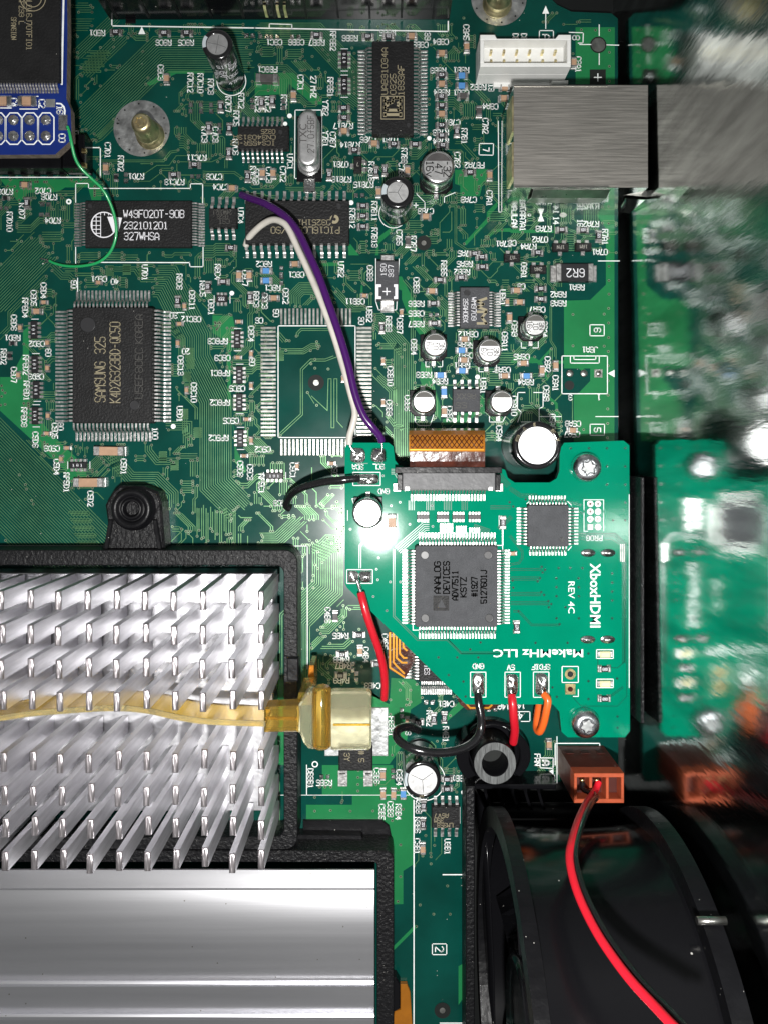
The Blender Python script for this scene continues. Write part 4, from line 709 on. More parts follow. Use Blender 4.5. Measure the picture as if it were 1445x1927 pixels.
x0, y0 = U(637, 1404, 24); x1, y1 = U(701, 1452, 24); b = MB(); b.box(x0, y0, 2, x1, y1, 24, 2.5); b.build('body', 'epoxy', t)
b = MB(); text(b, '3Y', *U(653, 1425, 24), 1, 10, 24.2, 1.2); text(b, '#5', *U(680, 1424, 24), 1, 10, 24.2, 1.2, 14); b.build('marking', 'mark_gold', t, STUFF)
for xx in (645, 693): b = MB(); b.sweep([(xx, y1-1, 9), (xx, y1+8, 9), (xx, y1+14, 2.6), (xx, 1476, 2.2)], (1, 0), 11, 3); b.box(xx-9, 1450, .3, xx+9, 1480, 1.3, .4); b.build('leg', 'tin', t)
# ---------------------------------------------------------------- screws and standoffs
def torx(m, x, y, r, z, slot='hole'): pass
def screw(label, px, py, r, zb, z, pad=None, brass=False, padc=None, flange=1.25):
    x, y = U(px, py, z); k = 1-z/H; R = r*k; t = thing('torx_screw' if not brass else 'brass_screw', label, 'screw', x, y, zb, 'brass screws on silver rings' if brass else 'torx screws of the light green board'); mt = 'brass' if brass else 'steel_screw'
    if pad:
        cx, cy = padc; b = MB(); b.ring(cx, cy, 6, pad, zb+.75, 48); b.build('ground_ring', 'washer_tin', t)
        b = MB()
        for j in range(10): a = j*math.pi/5+.2; b.disc(cx+pad*.88*math.cos(a), cy+pad*.88*math.sin(a), 1.8, zb+.85, 8)
        b.build('ring_hole', 'hole', t, STUFF)
    b = MB()
    if brass: b.lathe(x, y, [(R*1.5, zb+1), (R*1.5, zb+5), (R*1.22, zb+8), (R*1.12, zb+16), (R*1.3, zb+20), (R*1.3, zb+25), (R*1.1, zb+29), (R*1.1, z-14), (R*1.02, z-6), (R*.9, z-2), (R*.7, z)], 36)
    else: b.lathe(x, y, [(R*.98, zb+.5), (R, zb+3), (R*.98, zb+(z-zb)*.5), (R*.86, z-4), (R*.66, z-1), (R*.52, z)], 36)
    b.build('head', mt, t)
    star = [(x+R*(.46 if j % 2 else .30)*math.cos(j*math.pi/6+.26), y+R*(.46 if j % 2 else .30)*math.sin(j*math.pi/6+.26)) for j in range(12)]
    b = MB(); b.flat(star, z+.15); b.build('torx_socket', 'washer_tin' if not brass else 'brass', t)
    b = MB(); S0 = [(p[0], p[1], z+.1) for p in star]; S1 = [(x+(p[0]-x)*1.12, y+(p[1]-y)*1.12, z+1.2) for p in star]; S2 = [(x+(p[0]-x)*1.3, y+(p[1]-y)*1.3, z+.1) for p in star]; b.loops([S0, S1, S2], False, False); b.build('socket_rim', mt, t)
    return t
screw('brass screw standing on a silver ring at upper left beside the blue module', 264, 228, 18.5, 0, 62, 53, True, (267, 241))
screw('brass screw on a silver ring cut off by the top edge above the white connector', 944, -30, 19, 0, 60, 52, True, (938, -4))
screw('steel torx screw at the upper right corner of the light green board', 1107.5, 880, 28.5, ZB, 103)
screw('steel torx screw at the lower right corner of the light green board', 1105, 1367, 28, ZB, 103)
# ---------------------------------------------------------------- metal network socket, white header, top black socket
(x0, y0), (x1, y1) = U(966, 159, 147), U(1219, 352, 147); t = thing('network_socket', 'big brushed metal shielded network socket against the mirror-like wall', 'socket', (x0+x1)/2, (y0+y1)/2)
b = MB(); b.box(x0, y0, .5, x1, y1, 146.4, .6); b.build('shell', 'shell_side', t); b = MB(); b.box(x0, y0, 146.45, x1, y1, 147, .3); b.build('top_plate', 'steel_brushed', t)
b = MB(); b.sweep([(x0+1, y0+2, 147.6), (x0+176*.9, y0+2, 147.6)], (0, 1), 1.6, 1.2); b.sweep([(x0+1, y1-1.5, 147.6), (x0+160, y1-1.5, 147.6)], (0, 1), 2.6, 1.4); b.build('folded_seam', 'steel_edge', t)
for a, c in ((.10, .45), (.55, .90)): b = MB(); b.box(x0-2.5, y0+(y1-y0)*a, 90, x0+.5, y0+(y1-y0)*c, 145, .6); b.build('side_spring', 'brass', t)
b = MB(); b.sweep([(x0+100, y1+.5, 138), (x0+100, y1+8, 120), (x0+100, y1+3, 80)], (1, 0), 130, 1.2); b.build('bottom_spring', 'steel_edge', t)
b = MB(); P = [U3(*Z('T3', *p), z) for p, z in (((500, 1130), 60), ((560, 1100), 95), ((650, 1090), 110), ((770, 1102), 115))]
b.loops([[(p[0], p[1], p[2]), (p[0]+1, p[1]+1, p[2]+1.5), (p[0]+6, p[1]-9, p[2]+2), (p[0]+5, p[1]-9, p[2])] for p in P]); b.build('earth_tab', 'steel_edge', t)
b = MB(); P = [U3(*Z('T3', *p), z) for p, z in (((780, 1120), 110), ((675, 1200), 20), ((600, 1180), 20), ((640, 1110), 100))]; b.loops([P, [(p[0]+.6, p[1], p[2]+1.2) for p in P]]); b.build('earth_tab', 'mirror_steel', t)
(x0, y0), (x1, y1) = U(903, 64, 64), U(1074, 124, 64); t = thing('pin_header', 'white plastic twelve-pin connector at the top right beside the metal box', 'connector', (x0+x1)/2, (y0+y1)/2)
b = MB(); b.box(x0, y0, .5, x1, y1, 36, 1); b.build('floor', 'nylon_white', t)
b = MB(); b.box(x0, y1-7, 36.05, x1, y1, 64, 1); b.build('wall', 'nylon_white', t)
b = MB(); b.prism([(x0, y0), (x0+26, y0), (x0+30, y0+7), (x1-28, y0+7), (x1-22, y0), (x1, y0), (x1, y0+9), (x0, y0+9)][::1], 36.05, 64, .8); b.build('keyed_wall', 'nylon_white', t)
b = MB(); b.box(x0, y0+9.05, 36.05, x0+7, y1-7.05, 64, 1); b.build('wall', 'nylon_white', t); b = MB(); b.box(x1-7, y0+9.05, 36.05, x1, y1-7.05, 64, 1); b.build('wall', 'nylon_white', t)
b = MB(); b.box(x0+32, y1+.05, 1, x1-6, y1+9, 8, 1); b.box(x1-24, y1+.05, 1, x1+7, y1+6, 16, 2); b.build('foot', 'nylon_white', t)
for j in range(2):
    for i in range(6): xx = x0+22+i*(x1-x0-46)/5; yy = y0+22+j*18; b = MB(); b.box(xx-2, yy-2, 36, xx+2, yy+2, 52, 1.5); b.build('pin', 'brass', t)
t = thing('edge_socket', 'long black plastic socket along the top edge of the board', 'connector', 525, -20)
b = MB(); b.box(208, -120, .6, 845, 36, 78, 3); b.build('housing', 'plastic_gloss', t)
b = MB()
for i in range(11): xx = 222+i*59; b.box(xx, 36.1, 6+(i % 2)*3, xx+4, 38.4, 66, .5)
b.build('rib', 'plastic_black', t, STUFF)
for xx in (505, 528, 541): b = MB(); b.sweep([(xx, 38.5, 12), (xx, 38.8, 40), (xx+1, 38.8, 50)], (1, 0), 5, 1.2); b.build('contact', 'brass', t)
b = MB(); b.box(238, 36, 1, 256, 44, 5, 1); b.build('foot', 'plastic_black', t)
# ---------------------------------------------------------------- blue flash module over its header
ZM = 112.; t = thing('flash_module', 'dark blue add-on module board in the top left corner', 'circuit board', *U(40, 150, ZM), ZM-17)
pts = [(-200, -200), (124, -200), (127, 60), (125, 185), (133, 205), (135, 262), (104, 290), (-200, 292)]; P = [U(*p, ZM) for p in pts]
b = MB(); b.prism(P, ZM-16, ZM-.4); b.build('board_edge', 'brown_edge', t)
b = MB(); b.flat(P, ZM); b.build('board', 'blue_mask', t)
M = MB(); kk = 1-ZM/H
def ms(pts, w_, z=ZM+.15): M.strip([U(*Z('T1', *p), z) for p in pts], w_, z)
ms([(362, -100), (350, 478)], 3.2); ms([(110, 543), (218, 543)], 1.6); ms([(110, 615), (215, 615)], 1.6); ms([(0, 543), (66, 543)], 1.6); ms([(0, 609), (66, 609)], 1.6)
a = [(318, 583), (345, 585), (362, 602), (368, 625), (366, 648)]; ms(a, 2.6)
for cx in (260, 168, 76, -16): p = [(cx-42, 665), (cx-20, 637), (cx+24, 637), (cx+46, 662), (cx+46, 790), (cx+24, 815), (cx-20, 815), (cx-44, 790), (cx-42, 665)]; ms(p, 2.0)
for s, x, y in (('C2', 238, 585), ('C4', 78, 578), ('16', 340, 620), ('C0', 352, 780)): text(M, s, *U(*Z('T1', x, y), ZM), 1, 10.5, ZM+.16, 1.9, 7.4)
M.build('legend_print', 'silk', t, STUFF)
for cx in (260, 168, 76, -10):
    for cy in (678, 768): X, Y = U(*Z('T1', cx, cy), ZM); b = MB(); b.lathe(X, Y, [(9.6, ZM+.2), (8.5, ZM+2), (5, ZM+3.2), (2.4, ZM+4.2), (.2, ZM+4.4)], 9, smooth=False); b.build('solder_joint', 'solder', t)
X, Y = U(*Z('T1', 358, 695), ZM); b = MB(); b.box(X-8, Y-14, ZM+.2, X+8, Y+13, ZM+4, 2.5); b.build('solder_pad', 'solder', t)
X, Y = U(*Z('T1', 287, 582), ZM); b = MB(); b.box(X-8, Y-7, ZM+.1, X+8, Y+7, ZM+.8, .3); b.build('bare_pad', 'washer_tin', t)
for cx in (160, 22): X, Y = U(*Z('T1', cx, 578), ZM); b = MB(); b.cur = 1; b.box(X-16, Y-8, ZM+.2, X-7, Y+8, ZM+8, 2); b.box(X+7, Y-8, ZM+.2, X+16, Y+8, ZM+8, 2); b.cur = 0; b.box(X-7.5, Y-7, ZM+1, X+7.5, Y+7, ZM+8.5, 1); b.build('chip_capacitor', ['ceramic_tan', 'solder'], t)
def emblem(t_, z):
    q = MB(); q.ring(*U(62, -4, z), 14, 15.3, z+.15, 30); q.ring(*U(62, -4, z), 21, 22.3, z+.15, 30); q.build('emblem', 'mark_gold', t_, STUFF)
chip('black flash memory chip marked SPANSION on the dark blue module', (-180, -200, 111, 151), 12, {'s': (34, -70, 109, 174)}, zb=ZM, lw=3.0, marker='mark_gold', marks=[mk('T1', 'SPANSION', 78, 158, 1, 28, 125), mk('T1', 'CFZ99 L', 122, 60, 1, 28, 150), mk('T1', 'ALO16J70TFI01', 165, 130, 1, 30, 300)],
     extra=emblem)
t = thing('module_header', 'black pin header beneath the corner of the blue module', 'connector', 120, 300)
b = MB(); b.box(-120, 285, .6, 130, 329, 36, 2); b.build('housing', 'plastic_black', t); b = MB(); b.box(134, 268, .6, 175, 330, 40, 2); b.build('end_block', 'plastic_gloss', t)
for y in (284, 311): b = MB(); X, Y = U(157, y-2, 46); b.box(X-4, Y-4, 39, X+4, Y+4, 46, 1); b.build('pin', 'gold', t)
for i in range(5): b = MB(); b.box(20+i*24, 329.1, 2, 29+i*24, 333, 12, 1); b.build('tail', 'plastic_gloss', t)
b = MB(); b.box(60, 276, 30, 70, 284, 96, 1); b.box(20, 200, 30, 30, 208, 96, 1); b.build('riser', 'plastic_black', t)
# ---------------------------------------------------------------- light green adapter board
hb = thing('adapter_board', 'bright green add-on circuit board printed XboxHDMI and MakeMHz LLC, raised over the main board', 'circuit board', *U(950, 1100, ZB), ZB-16)
op = [(656, 833), (731, 833), (740, 840), (743, 866), (750, 875), (762, 879), (935, 879), (950, 884), (955, 899), (968, 908), (1034, 908), (1047, 900), (1052, 886), (1053, 845), (1061, 833), (1173, 829), (1184, 838), (1185, 1376), (1176, 1388), (1068, 1388), (1056, 1378), (1052, 1340), (1040, 1326), (876, 1326), (653, 1106), (649, 1098), (649, 842)]
P = [U(*p, ZB) for p in op]
b = MB(); b.prism(P, ZB-15, ZB-.4); b.build('board_edge', 'board_edge', hb); b = MB(); b.flat(P, ZB); b.build('board', 'adapter_mask', hb)
kb = 1-ZB/H
def hs(m, r, s, w_, z, n=1, pitch=10):
    p = [U(*Z(r, *q), ZB) for q in parse(s)]
    for k in range(n): m.strip(offset(p, k*pitch*.333*kb), w_, z)
M = MB()
for r, s, n, pt in (('L3', '0,328 175,328', 2, 10), ('L3', '0,375 165,375', 3, 9), ('L3', '0,462 170,462', 3, 9), ('L3', '0,513 215,513', 3, 9), ('L3', '15,562 50,565 120,640 275,640', 2, 9), ('L3', '375,165 570,165 640,210 640,850 600,885 565,885', 1, 9), ('L3', '380,130 590,130 652,190 652,1045 600,1100 395,1100 340,1040', 1, 9), ('L3', '375,150 580,150 628,195 628,860', 3, -8),
   ('L2', '590,330 590,200 625,160', 2, 10), ('L2', '790,220 790,600 920,730 1090,730 1165,805 1445,805', 2, 9), ('L2', '790,210 950,70 985,70', 5, 11), ('L2', '1090,730 1170,815 1445,815', 1, 9), ('L2', '1370,100 1445,30', 3, 9), ('L3', '490,980 490,1010', 1, 9), ('L3', '490,835 490,870', 1, 9), ('L3', '0,140 70,230 70,270 50,300 0,310', 2, 9), ('M3', '0,1300 60,1340 145,1340 185,1390', 3, 9), ('M3', '330,1380 400,1400', 2, 9), ('M3', '340,1410 415,1450', 2, 9),
   ('M2', '850,1340 790,1240 770,1240', 4, 9), ('M2', '900,1390 900,1445', 4, 10), ('M2', '1010,1390 1010,1445', 5, 10), ('M2', '1110,1390 1110,1445', 5, 10), ('M2', '1200,1390 1200,1445', 4, 10), ('M2', '1360,1200 1445,1300', 4, 9), ('M2', '1330,1420 1445,1420', 3, 9), ('L2', '1000,935 1000,960', 0, 3), ('M2', '575,1180 640,1180', 1, 4), ('L3', '570,885 610,885', 0, 1), ('L3', '560,1040 630,990', 2, 8), ('L2', '1240,80 1330,110', 4, 8)):
    if n: hs(M, r, s, 1.2, ZB+.25, n, pt)
M.build('circuit_trace', 'adapter_trace', hb, STUFF)
M = MB()
for r, s, n, pt in (('L2', '1050,75 1050,130', 6, -13), ('L2', '1140,90 1140,130', 5, -13), ('L2', '1215,100 1215,130', 5, -13), ('L3', '618,190 618,290', 3, -10), ('L2', '1400,110 1400,200', 1, 5)): hs(M, r, s, 2., ZB+.3, n, pt)
vl2 = [('L2', '688,335 695,395 765,407 822,407 670,490 745,570 540,108 627,163 763,203 875,80 1005,92 1037,835 1143,835 1262,835 1217,790 1178,972 1095,935 1190,1057 1275,750 780,165 700,270'), ('L3', '270,325 335,325 403,325 257,382 382,382 175,318 193,335 180,350 165,382 152,400 172,460 188,476 212,511 228,527 215,545 258,432 383,432 258,483 383,483 308,545 258,607 383,607 275,640 45,567 570,355 570,407 570,457 570,507 570,607 140,745 320,745 437,805 437,960 437,1060 598,945 600,1158 600,1222 260,1048 235,995 575,57 643,57 15,435 12,395 160,130'),
   ('M3', '338,1083 440,1083 541,1083 643,1083 541,1185 643,1185 541,1287 643,1287 645,1388 85,1370 15,1410'), ('M2', '725,1250 770,1420 820,1400 1000,1420 1440,1400')]
V = MB(); Hh = MB()
for r, s in vl2:
    for p in parse(s): X, Y = U(*Z(r, *p), ZB); V.ring(X, Y, 1.1, 2.3, ZB+.4, 10); Hh.disc(X, Y, 1.2, ZB+.45, 8)
V.build('via_ring', 'adapter_trace', hb, STUFF); Hh.build('via_hole', 'hole', hb, STUFF)
M.build('bare_trace', 'tin', hb, STUFF)
M = MB()
def hx(s, r, x, y, rot, h, ln=None, bold=0.): X, Y = U(*Z(r, x, y), ZB); btext(M, s, X, Y, rot, h*kb, ZB+.5, ln*kb if ln else None, bold)
def ht(s, r, x, y, rot, h=9.5, adv=7.2, w_=1.6): X, Y = U(*Z(r, x, y), ZB); text(M, s, X, Y, rot, h*kb, ZB+.5, w_, adv*kb)
hx('XboxHDMI', 'L3', 476, 478, 1, 19, 121, .018); hx('REV 4C', 'L3', 342, 490, 1, 12, 60); hx('MakeMHz LLC', 'L2', 1602, 812, 2, 14.5, 169, .014)
ht('GND', 'L2', 1262, 885, 2); ht('SPDIF', 'L3', 170, 880, 2, 9.5, 7); ht('PROG', 'L3', 470, 157, 2, 9, 8); ht('SDA', 'M2', 583, 1200, 2); ht('SCL', 'M2', 700, 1198, 2); ht('GND', 'M2', 728, 1338, 2)
X, Y = U(960.5, 1256, ZB); text(M, '5V', X, Y, 2, 9, ZB+.5, 1.6, 7)
def hr(r, x0, y0, x1, y1, w_=1.3, op_=False):
    p = [U(*Z(r, *q), ZB) for q in ((x0, y0), (x1, y0), (x1, y1), (x0, y1))]; p += [] if op_ else [p[0]]
    for a, c in zip(p, p[1:]): M.strip([a, c], w_, ZB+.5)
hr('L3', 289, 877, 380, 967); hr('L3', 482, 783, 576, 832); hr('L3', 482, 948, 576, 996); hr('L3', 128, 908, 215, 1050); hr('L2', 1218, 918, 1305, 1060); hr('L2', 520, 337, 666, 415); hr('M2', 555, 1230, 710, 1305); hr('L2', 1413, 918, 1500, 1060)
for r, s in (('L3', '380,1005 380,1045 350,1045'), ('M3', '412,1445 412,1372 522,1372 522,1445'), ('L3', '412,0 412,118 435,118'), ('L3', '522,0 522,118'), ('M2', '812,1215 855,1330'), ('L2', '1362,200 1400,200 1400,235'), ('L2', '893,640 893,680 930,680'), ('M2', '560,1415 550,1380 600,1380'), ('L2', '745,20 745,90'), ('L2', '805,20 805,90'), ('L2', '1380,30 1380,90'), ('L2', '525,0 525,60')): p = [U(*Z(r, *q), ZB) for q in parse(s)]; M.strip(p, 1.2, ZB+.5)
for (x0, y0), (x1, y1) in (((990, 948), (996, 943)), ((1067, 943), (1075, 951)), ((1075, 1028), (1068, 1036))): M.strip([U(x0, y0, ZB), U(x1, y1, ZB)], 1.2, ZB+.5)
a = U(1184, 930, ZB); c = U(1184, 1295, ZB); M.strip([(a[0]-.6, a[1]), (c[0]-.6, c[1])], 1.3, ZB+.5)
M.build('legend_print', 'silk', hb, STUFF)
def ab(name, r, x0, y0, x1, y1, z0, z1, m, ch=1., par=None):
    (a, c), (d, e) = U(*Z(r, x0, y0), ZB), U(*Z(r, x1, y1), ZB); b = MB(); b.box(a, c, ZB+z0, d, e, ZB+z1, ch); return b.build(name, m, par or hb)
def blob(name, r, x0, y0, x1, y1, seed=0, hh=6):
    (a, c), (d, e) = U(*Z(r, x0, y0), ZB), U(*Z(r, x1, y1), ZB); rg = random.Random(seed); b = MB(); b.smooth = True; rings = []
    n = 20; cx, cy = (a+d)/2, (c+e)/2; hw, hh_ = (d-a)/2, (e-c)/2
    ph = [rg.uniform(0, 6.28) for _ in range(6)]
    for s_, z in ((1.0, .5), (.98, 1.6), (.86, hh*.55), (.62, hh*.82), (.35, hh*.97), (.08, hh*1.05)):
        rings.append([(cx+hw*s_*(abs(math.cos(t))**.5)*math.copysign(1, math.cos(t))*(1+.05*math.sin(3*t+ph[0])), cy+hh_*s_*(abs(math.sin(t))**.5)*math.copysign(1, math.sin(t))*(1+.05*math.sin(2*t+ph[1])), ZB+z*(1+.16*math.sin(2*t+ph[2])*(1-s_)*2)) for t in [2*math.pi*(j+.5)/n for j in range(n)]])
    b.loops(rings); return b.build(name, 'solder', hb)
blob('solder_pad', 'M2', 538, 1092, 624, 1175, 1, 5); blob('solder_pad', 'M2', 655, 1092, 745, 1175, 2, 8); blob('solder_pad', 'M2', 575, 1238, 700, 1300, 3, 6); blob('solder_pad', 'L2', 524, 342, 586, 412, 4, 4); blob('solder_pad', 'L2', 590, 342, 662, 412, 5, 7)
blob('solder_pad', 'L2', 1226, 925, 1300, 1052, 6, 7); blob('solder_pad', 'L2', 1418, 925, 1488, 1052, 7, 7); blob('solder_pad', 'L3', 136, 915, 212, 1040, 8, 7)
for x, y in ((435, 240), (547, 240), (434, 726), (545, 726)):
    X, Y = U(*Z('L3', x, y), ZB); b = MB(); b.smooth = True
    b.loops([[(X+a*math.cos(t)*1.0, Y+c*math.sin(t), ZB+z) for t in [2*math.pi*j/18 for j in range(18)]] for a, c, z in ((13.5, 7.3, .4), (12.5, 6.5, 1.2), (9.5, 4.6, 1.6), (7, 3, 4), (3, 1.4, 5))]); b.build('shield_solder_tab', 'solder', hb)
for r, y in (('M3', 1395), ('L3', 8), ('L3', 50), ('L3', 95)):
    for x in (447, 490):
        X, Y = U(*Z(r, x, y), ZB); b = MB()
        if y == 95 and x == 447: b.cur = 0; b.box(X-5, Y-5, ZB+.3, X+5, Y+5, ZB+1, .3)
        else: b.ring(X, Y, 2.4, 5.8, ZB+1, 18)
        b.cur = 1; b.disc(X, Y, 2.5, ZB+1.06, 12); b.build('programming_pad', ['tin', 'kapton_brown'], hb)
X, Y = U(*Z('L3', 335, 920), ZB); b = MB(); b.ring(X, Y, 5.2, 9.6, ZB+1, 24); b.cur = 1; b.disc(X, Y, 5.4, ZB+.8, 18); b.build('through_hole', ['gold', 'hole'], hb)
X, Y = U(*Z('L3', 335, 1004), ZB); b = MB(); b.box(X-9, Y-9.5, ZB+.3, X+9, Y+9.5, ZB+1.1, .3); b.cur = 1; b.disc(X, Y, 4.6, ZB+1.2, 18); b.build('through_hole', ['gold', 'kapton_brown'], hb)
for y in (806, 971):
    LD = ab('led', 'L3', 498, y-17, 556, y+17, .6, 8, 'led_lens', 2); ab('led_terminal', 'L3', 485, y-16, 503, y+16, .3, 4, 'tin', .8, LD); ab('led_terminal', 'L3', 551, y-16, 572, y+16, .3, 4, 'tin', .8, LD)
for k, r, x, y, v, m_ in (('r', 'L3', 525, 888, 0, '089'), ('r', 'L3', 525, 1055, 0, '089'), ('r', 'L3', 33, 655, 1, '270'), ('c', 'L2', 775, 68, 1, None), ('r', 'L2', 1400, 70, 1, '000'), ('t', 'L3', 12, 242, 0, None)):
    X, Y = U(*Z(r, x, y), ZB); passive(k, X, Y, v, ZB, hb, L=28 if (r, x) == ('L2', 775) else None, W=14 if (r, x) == ('L2', 775) else None, mk=m_)
for i, x in enumerate((950, 1062, 1150, 1240)):
    X, Y = U(*Z('L2', x, 38), ZB); b = MB(); b.cur = 1
    for j in range(4):
        q = X-8+j*5.4; b.box(q-1.9, Y-9, ZB+.3, q+1.9, Y+9, ZB+2.6, .4)
    b.cur = 0; b.box(X-11, Y-4, ZB+.8, X+11, Y+4, ZB+5, .6); b.build('resistor_array', ['resistor_black', 'tin'], hb)
# ---------------------------------------------------------------- ribbon connector and ribbon
(x0, y0), (x1, y1) = U(757, 884, ZB+22), U(932, 923, ZB+22); t = thing('ribbon_connector', 'wide dark flat-cable connector with fine pins on the light green board', 'connector', (x0+x1)/2, (y0+y1)/2, ZB)
b = MB(); b.box(x0, y0, ZB+.6, x1, y1, ZB+20, 1.5); b.build('housing', 'socket_grey', t)
b = MB(); b.box(x0-13, y0-5, ZB+14, x1+11, y0+6, ZB+24, 1); b.build('latch', 'plastic_black', t)
b = MB(); b.box(x0-9, y0+8, ZB+1, x0-.2, y1, ZB+22, 1); b.build('end_cheek', 'plastic_black', t); b = MB(); b.box(x1+.2, y0+8, ZB+1, x1+9, y1, ZB+22, 1); b.build('end_cheek', 'plastic_black', t)
for a in (x0-16, x1+2): b = MB(); b.box(a, y1-12, ZB+.4, a+14, y1+3, ZB+5, 1); b.build('anchor_tab', 'tin', t)
for a in (x0+4, x1-13): b = MB(); b.box(a, y1-7, ZB+15, a+9, y1+1, ZB+21, 1); b.build('anchor_tab', 'tin', t)
L = MB(); n = 24
for i in range(n): xx = x0+17+i*(x1-x0-34)/(n-1); L.sweep([(xx, y1-2, ZB+20.6), (xx, y1+1, ZB+12), (xx, y1+8, ZB+2), (xx, y1+19, ZB+1.4)], (1, 0), 2.8, 1.4)
L.build('lead_row', 'tin', t, STUFF)
t = thing('flat_ribbon_cable', 'short amber flat ribbon with a cross-hatched band curling into the connector', 'ribbon cable', 840, 845, 60)
prof = [(884, 101), (868, 106), (850, 108), (832, 106), (818, 98), (810, 84), (806, 60), (808, 30)]
def rib(name, a, c, m, px0, px1, dz=0., th=1.6):
    rings = []
    for py, z in prof[a:c]: (u0, v), (u1, _) = U(px0, py, z), U(px1, py, z); rings.append([(u0, v, z+dz), (u1, v, z+dz), (u1, v, z+dz-th), (u0, v, z+dz-th)])
    b = MB(); b.loops(rings[::-1]); return b.build(name, m, t)
rib('stiffener', 0, 3, 'kapton_brown', 771, 912); rib('film', 2, 8, 'kapton', 769, 912)
b = MB(); 
def onr(u, v):   # u 0..1 across, v 0..1 along the hatched band
    py = 849-v*40; 
    for (p0, z0), (p1, z1) in zip(prof[2:], prof[3:]):
        if p0 >= py >= p1: f_ = (p0-py)/(p0-p1); z = z0+(z1-z0)*f_; break
    z += .9; return (*U(771+u*139, py, z), z)
def seg3(p, q, wd):
    a = onr(*p); c = onr(*q); d = Vector((c[0]-a[0], c[1]-a[1], 0)).normalized(); nx, ny = -d.y*wd/2, d.x*wd/2; b.quad((a[0]+nx, a[1]+ny, a[2]), (a[0]-nx, a[1]-ny, a[2]), (c[0]-nx, c[1]-ny, c[2]), (c[0]+nx, c[1]+ny, c[2]))
K = 15
for i in range(-3, K+3):
    for s_ in (1, -1):
        st = 6
        for j in range(st):
            v0, v1 = .14+.62*j/st, .14+.62*(j+1)/st; u0 = (i+.5+s_*2.*(v0-.45)/.62)/K; u1 = (i+.5+s_*2.*(v1-.45)/.62)/K
            if 0 < u0 < 1 and 0 < u1 < 1: seg3((u0, v0), (u1, v1), 1.5)
b.build('hatch_print', 'kapton_brown', t, STUFF)
b = MB(); seg = [(0, .06), (1, .06)]; seg3((.0, .07), (1, .07), 2.4); b.build('bright_band', 'kapton_bright', t)
t = thing('flex_strip', 'orange flexible strip with exposed copper lines showing between the boards', 'flexible circuit', 750, 1235)
b = MB(); P = [Z('L2', *p) for p in ((755, 690), (900, 690), (905, 850), (850, 950), (765, 905), (748, 880))]; b.flat(P, 3.2); b.build('film', 'kapton_brown', t); b = MB(); b.flat([Z('L2', *p) for p in ((1135, 1050), (1400, 1090), (1330, 1130), (1200, 1130), (1160, 1100))], 3.2); b.build('film', 'kapton_brown', t)
b = MB()
for s_ in ('763,690 763,890 845,945', '783,690 783,860 800,880 845,925', '800,700 800,835 830,862 860,862', '818,720 818,810 840,835 860,835', '838,740 838,775 860,795', '1190,1090 1215,1118 1320,1118 1340,1100'): b.strip([Z('L2', *p) for p in parse(s_)], 3.3, 3.5)
b.build('copper_line', 'kapton_bright', t, STUFF)
# ---------------------------------------------------------------- wires
def wire(label, pts, r, m, cat='wire', strip=None, name='insulated_wire', n=10):
    P = [U3(*p) for p in pts]; o = P[-1] if P[-1][2] < P[0][2] else P[0]; t = thing(name, label, cat, o[0], o[1], max(0, o[2]-r))
    b = MB(); b.tube(spl(P, 8), r, n); b.build('insulation', m, t)
    for s_, rr in (strip or []): b = MB(); b.tube(spl([U3(*p) for p in s_], 4), rr, 8); b.build('bare_strand', 'solder', t)
    return t
wire('glossy purple wire arching down to the light green board', [(455, 366, 8), (470, 372, 24), (500, 383, 48), (535, 405, 70), (560, 435, 84), (580, 475, 94), (600, 520, 100), (618, 570, 103), (637, 625, 104), (655, 685, 104), (668, 740, 103), (683, 780, 102), (700, 803, 100), (714, 820, 94), (718, 831, 90)], 7.0, 'wire_purple', strip=[([(718, 829, 90), (719, 842, 88), (718, 852, 88)], 2)])
wire('off-white wire running beside the purple wire', [(463, 462, 8), (468, 448, 20), (480, 434, 36), (497, 420, 52), (514, 413, 64), (530, 417, 74), (543, 430, 80), (562, 470, 86), (585, 520, 92), (606, 570, 96), (628, 630, 98), (646, 690, 98), (660, 740, 97), (668, 775, 96), (664, 800, 95), (658, 820, 91), (657, 836, 88)], 5.9, 'wire_white', strip=[([(657, 834, 88), (662, 845, 87), (670, 852, 86)], 2)])
wire('thin green wire looping over the white globe chip', [(127, 237, 118), (131, 250, 118), (134, 265, 116), (141, 295, 106), (152, 315, 98), (172, 335, 86), (190, 352, 74), (203, 372, 64), (214, 400, 54), (219, 430, 46), (216, 455, 40), (205, 477, 34), (185, 493, 28), (155, 500, 21), (125, 500, 14), (103, 495, 9), (93, 490, 6)], 2.6, 'wire_green', name='thin_wire', strip=[([(95, 491, 6), (82, 487, 3), (76, 486, 1.5)], 1.6), ([(95, 491, 6), (84, 494, 2), (80, 497, 1.5)], 1.)])
wire('short black wire curling off the left edge of the light green board', [(676, 900, 90), (662, 901, 93), (640, 904, 94), (615, 906, 88), (590, 911, 74), (568, 918, 56), (550, 929, 36), (541, 942, 20), (539, 952, 12), (546, 957, 8)], 7.2, 'wire_black', strip=[([(674, 900, 90), (695, 901, 88)], 2.5)])
wire('short red wire hanging from the left side of the light green board', [(679, 1116, 92), (684, 1135, 98), (691, 1160, 98), (703, 1195, 90), (715, 1230, 74), (722, 1262, 56), (724, 1290, 38), (723, 1315, 18)], 7.2, 'wire_red', strip=[([(681, 1120, 93), (676, 1105, 90), (671, 1090, 88)], 3.2)])
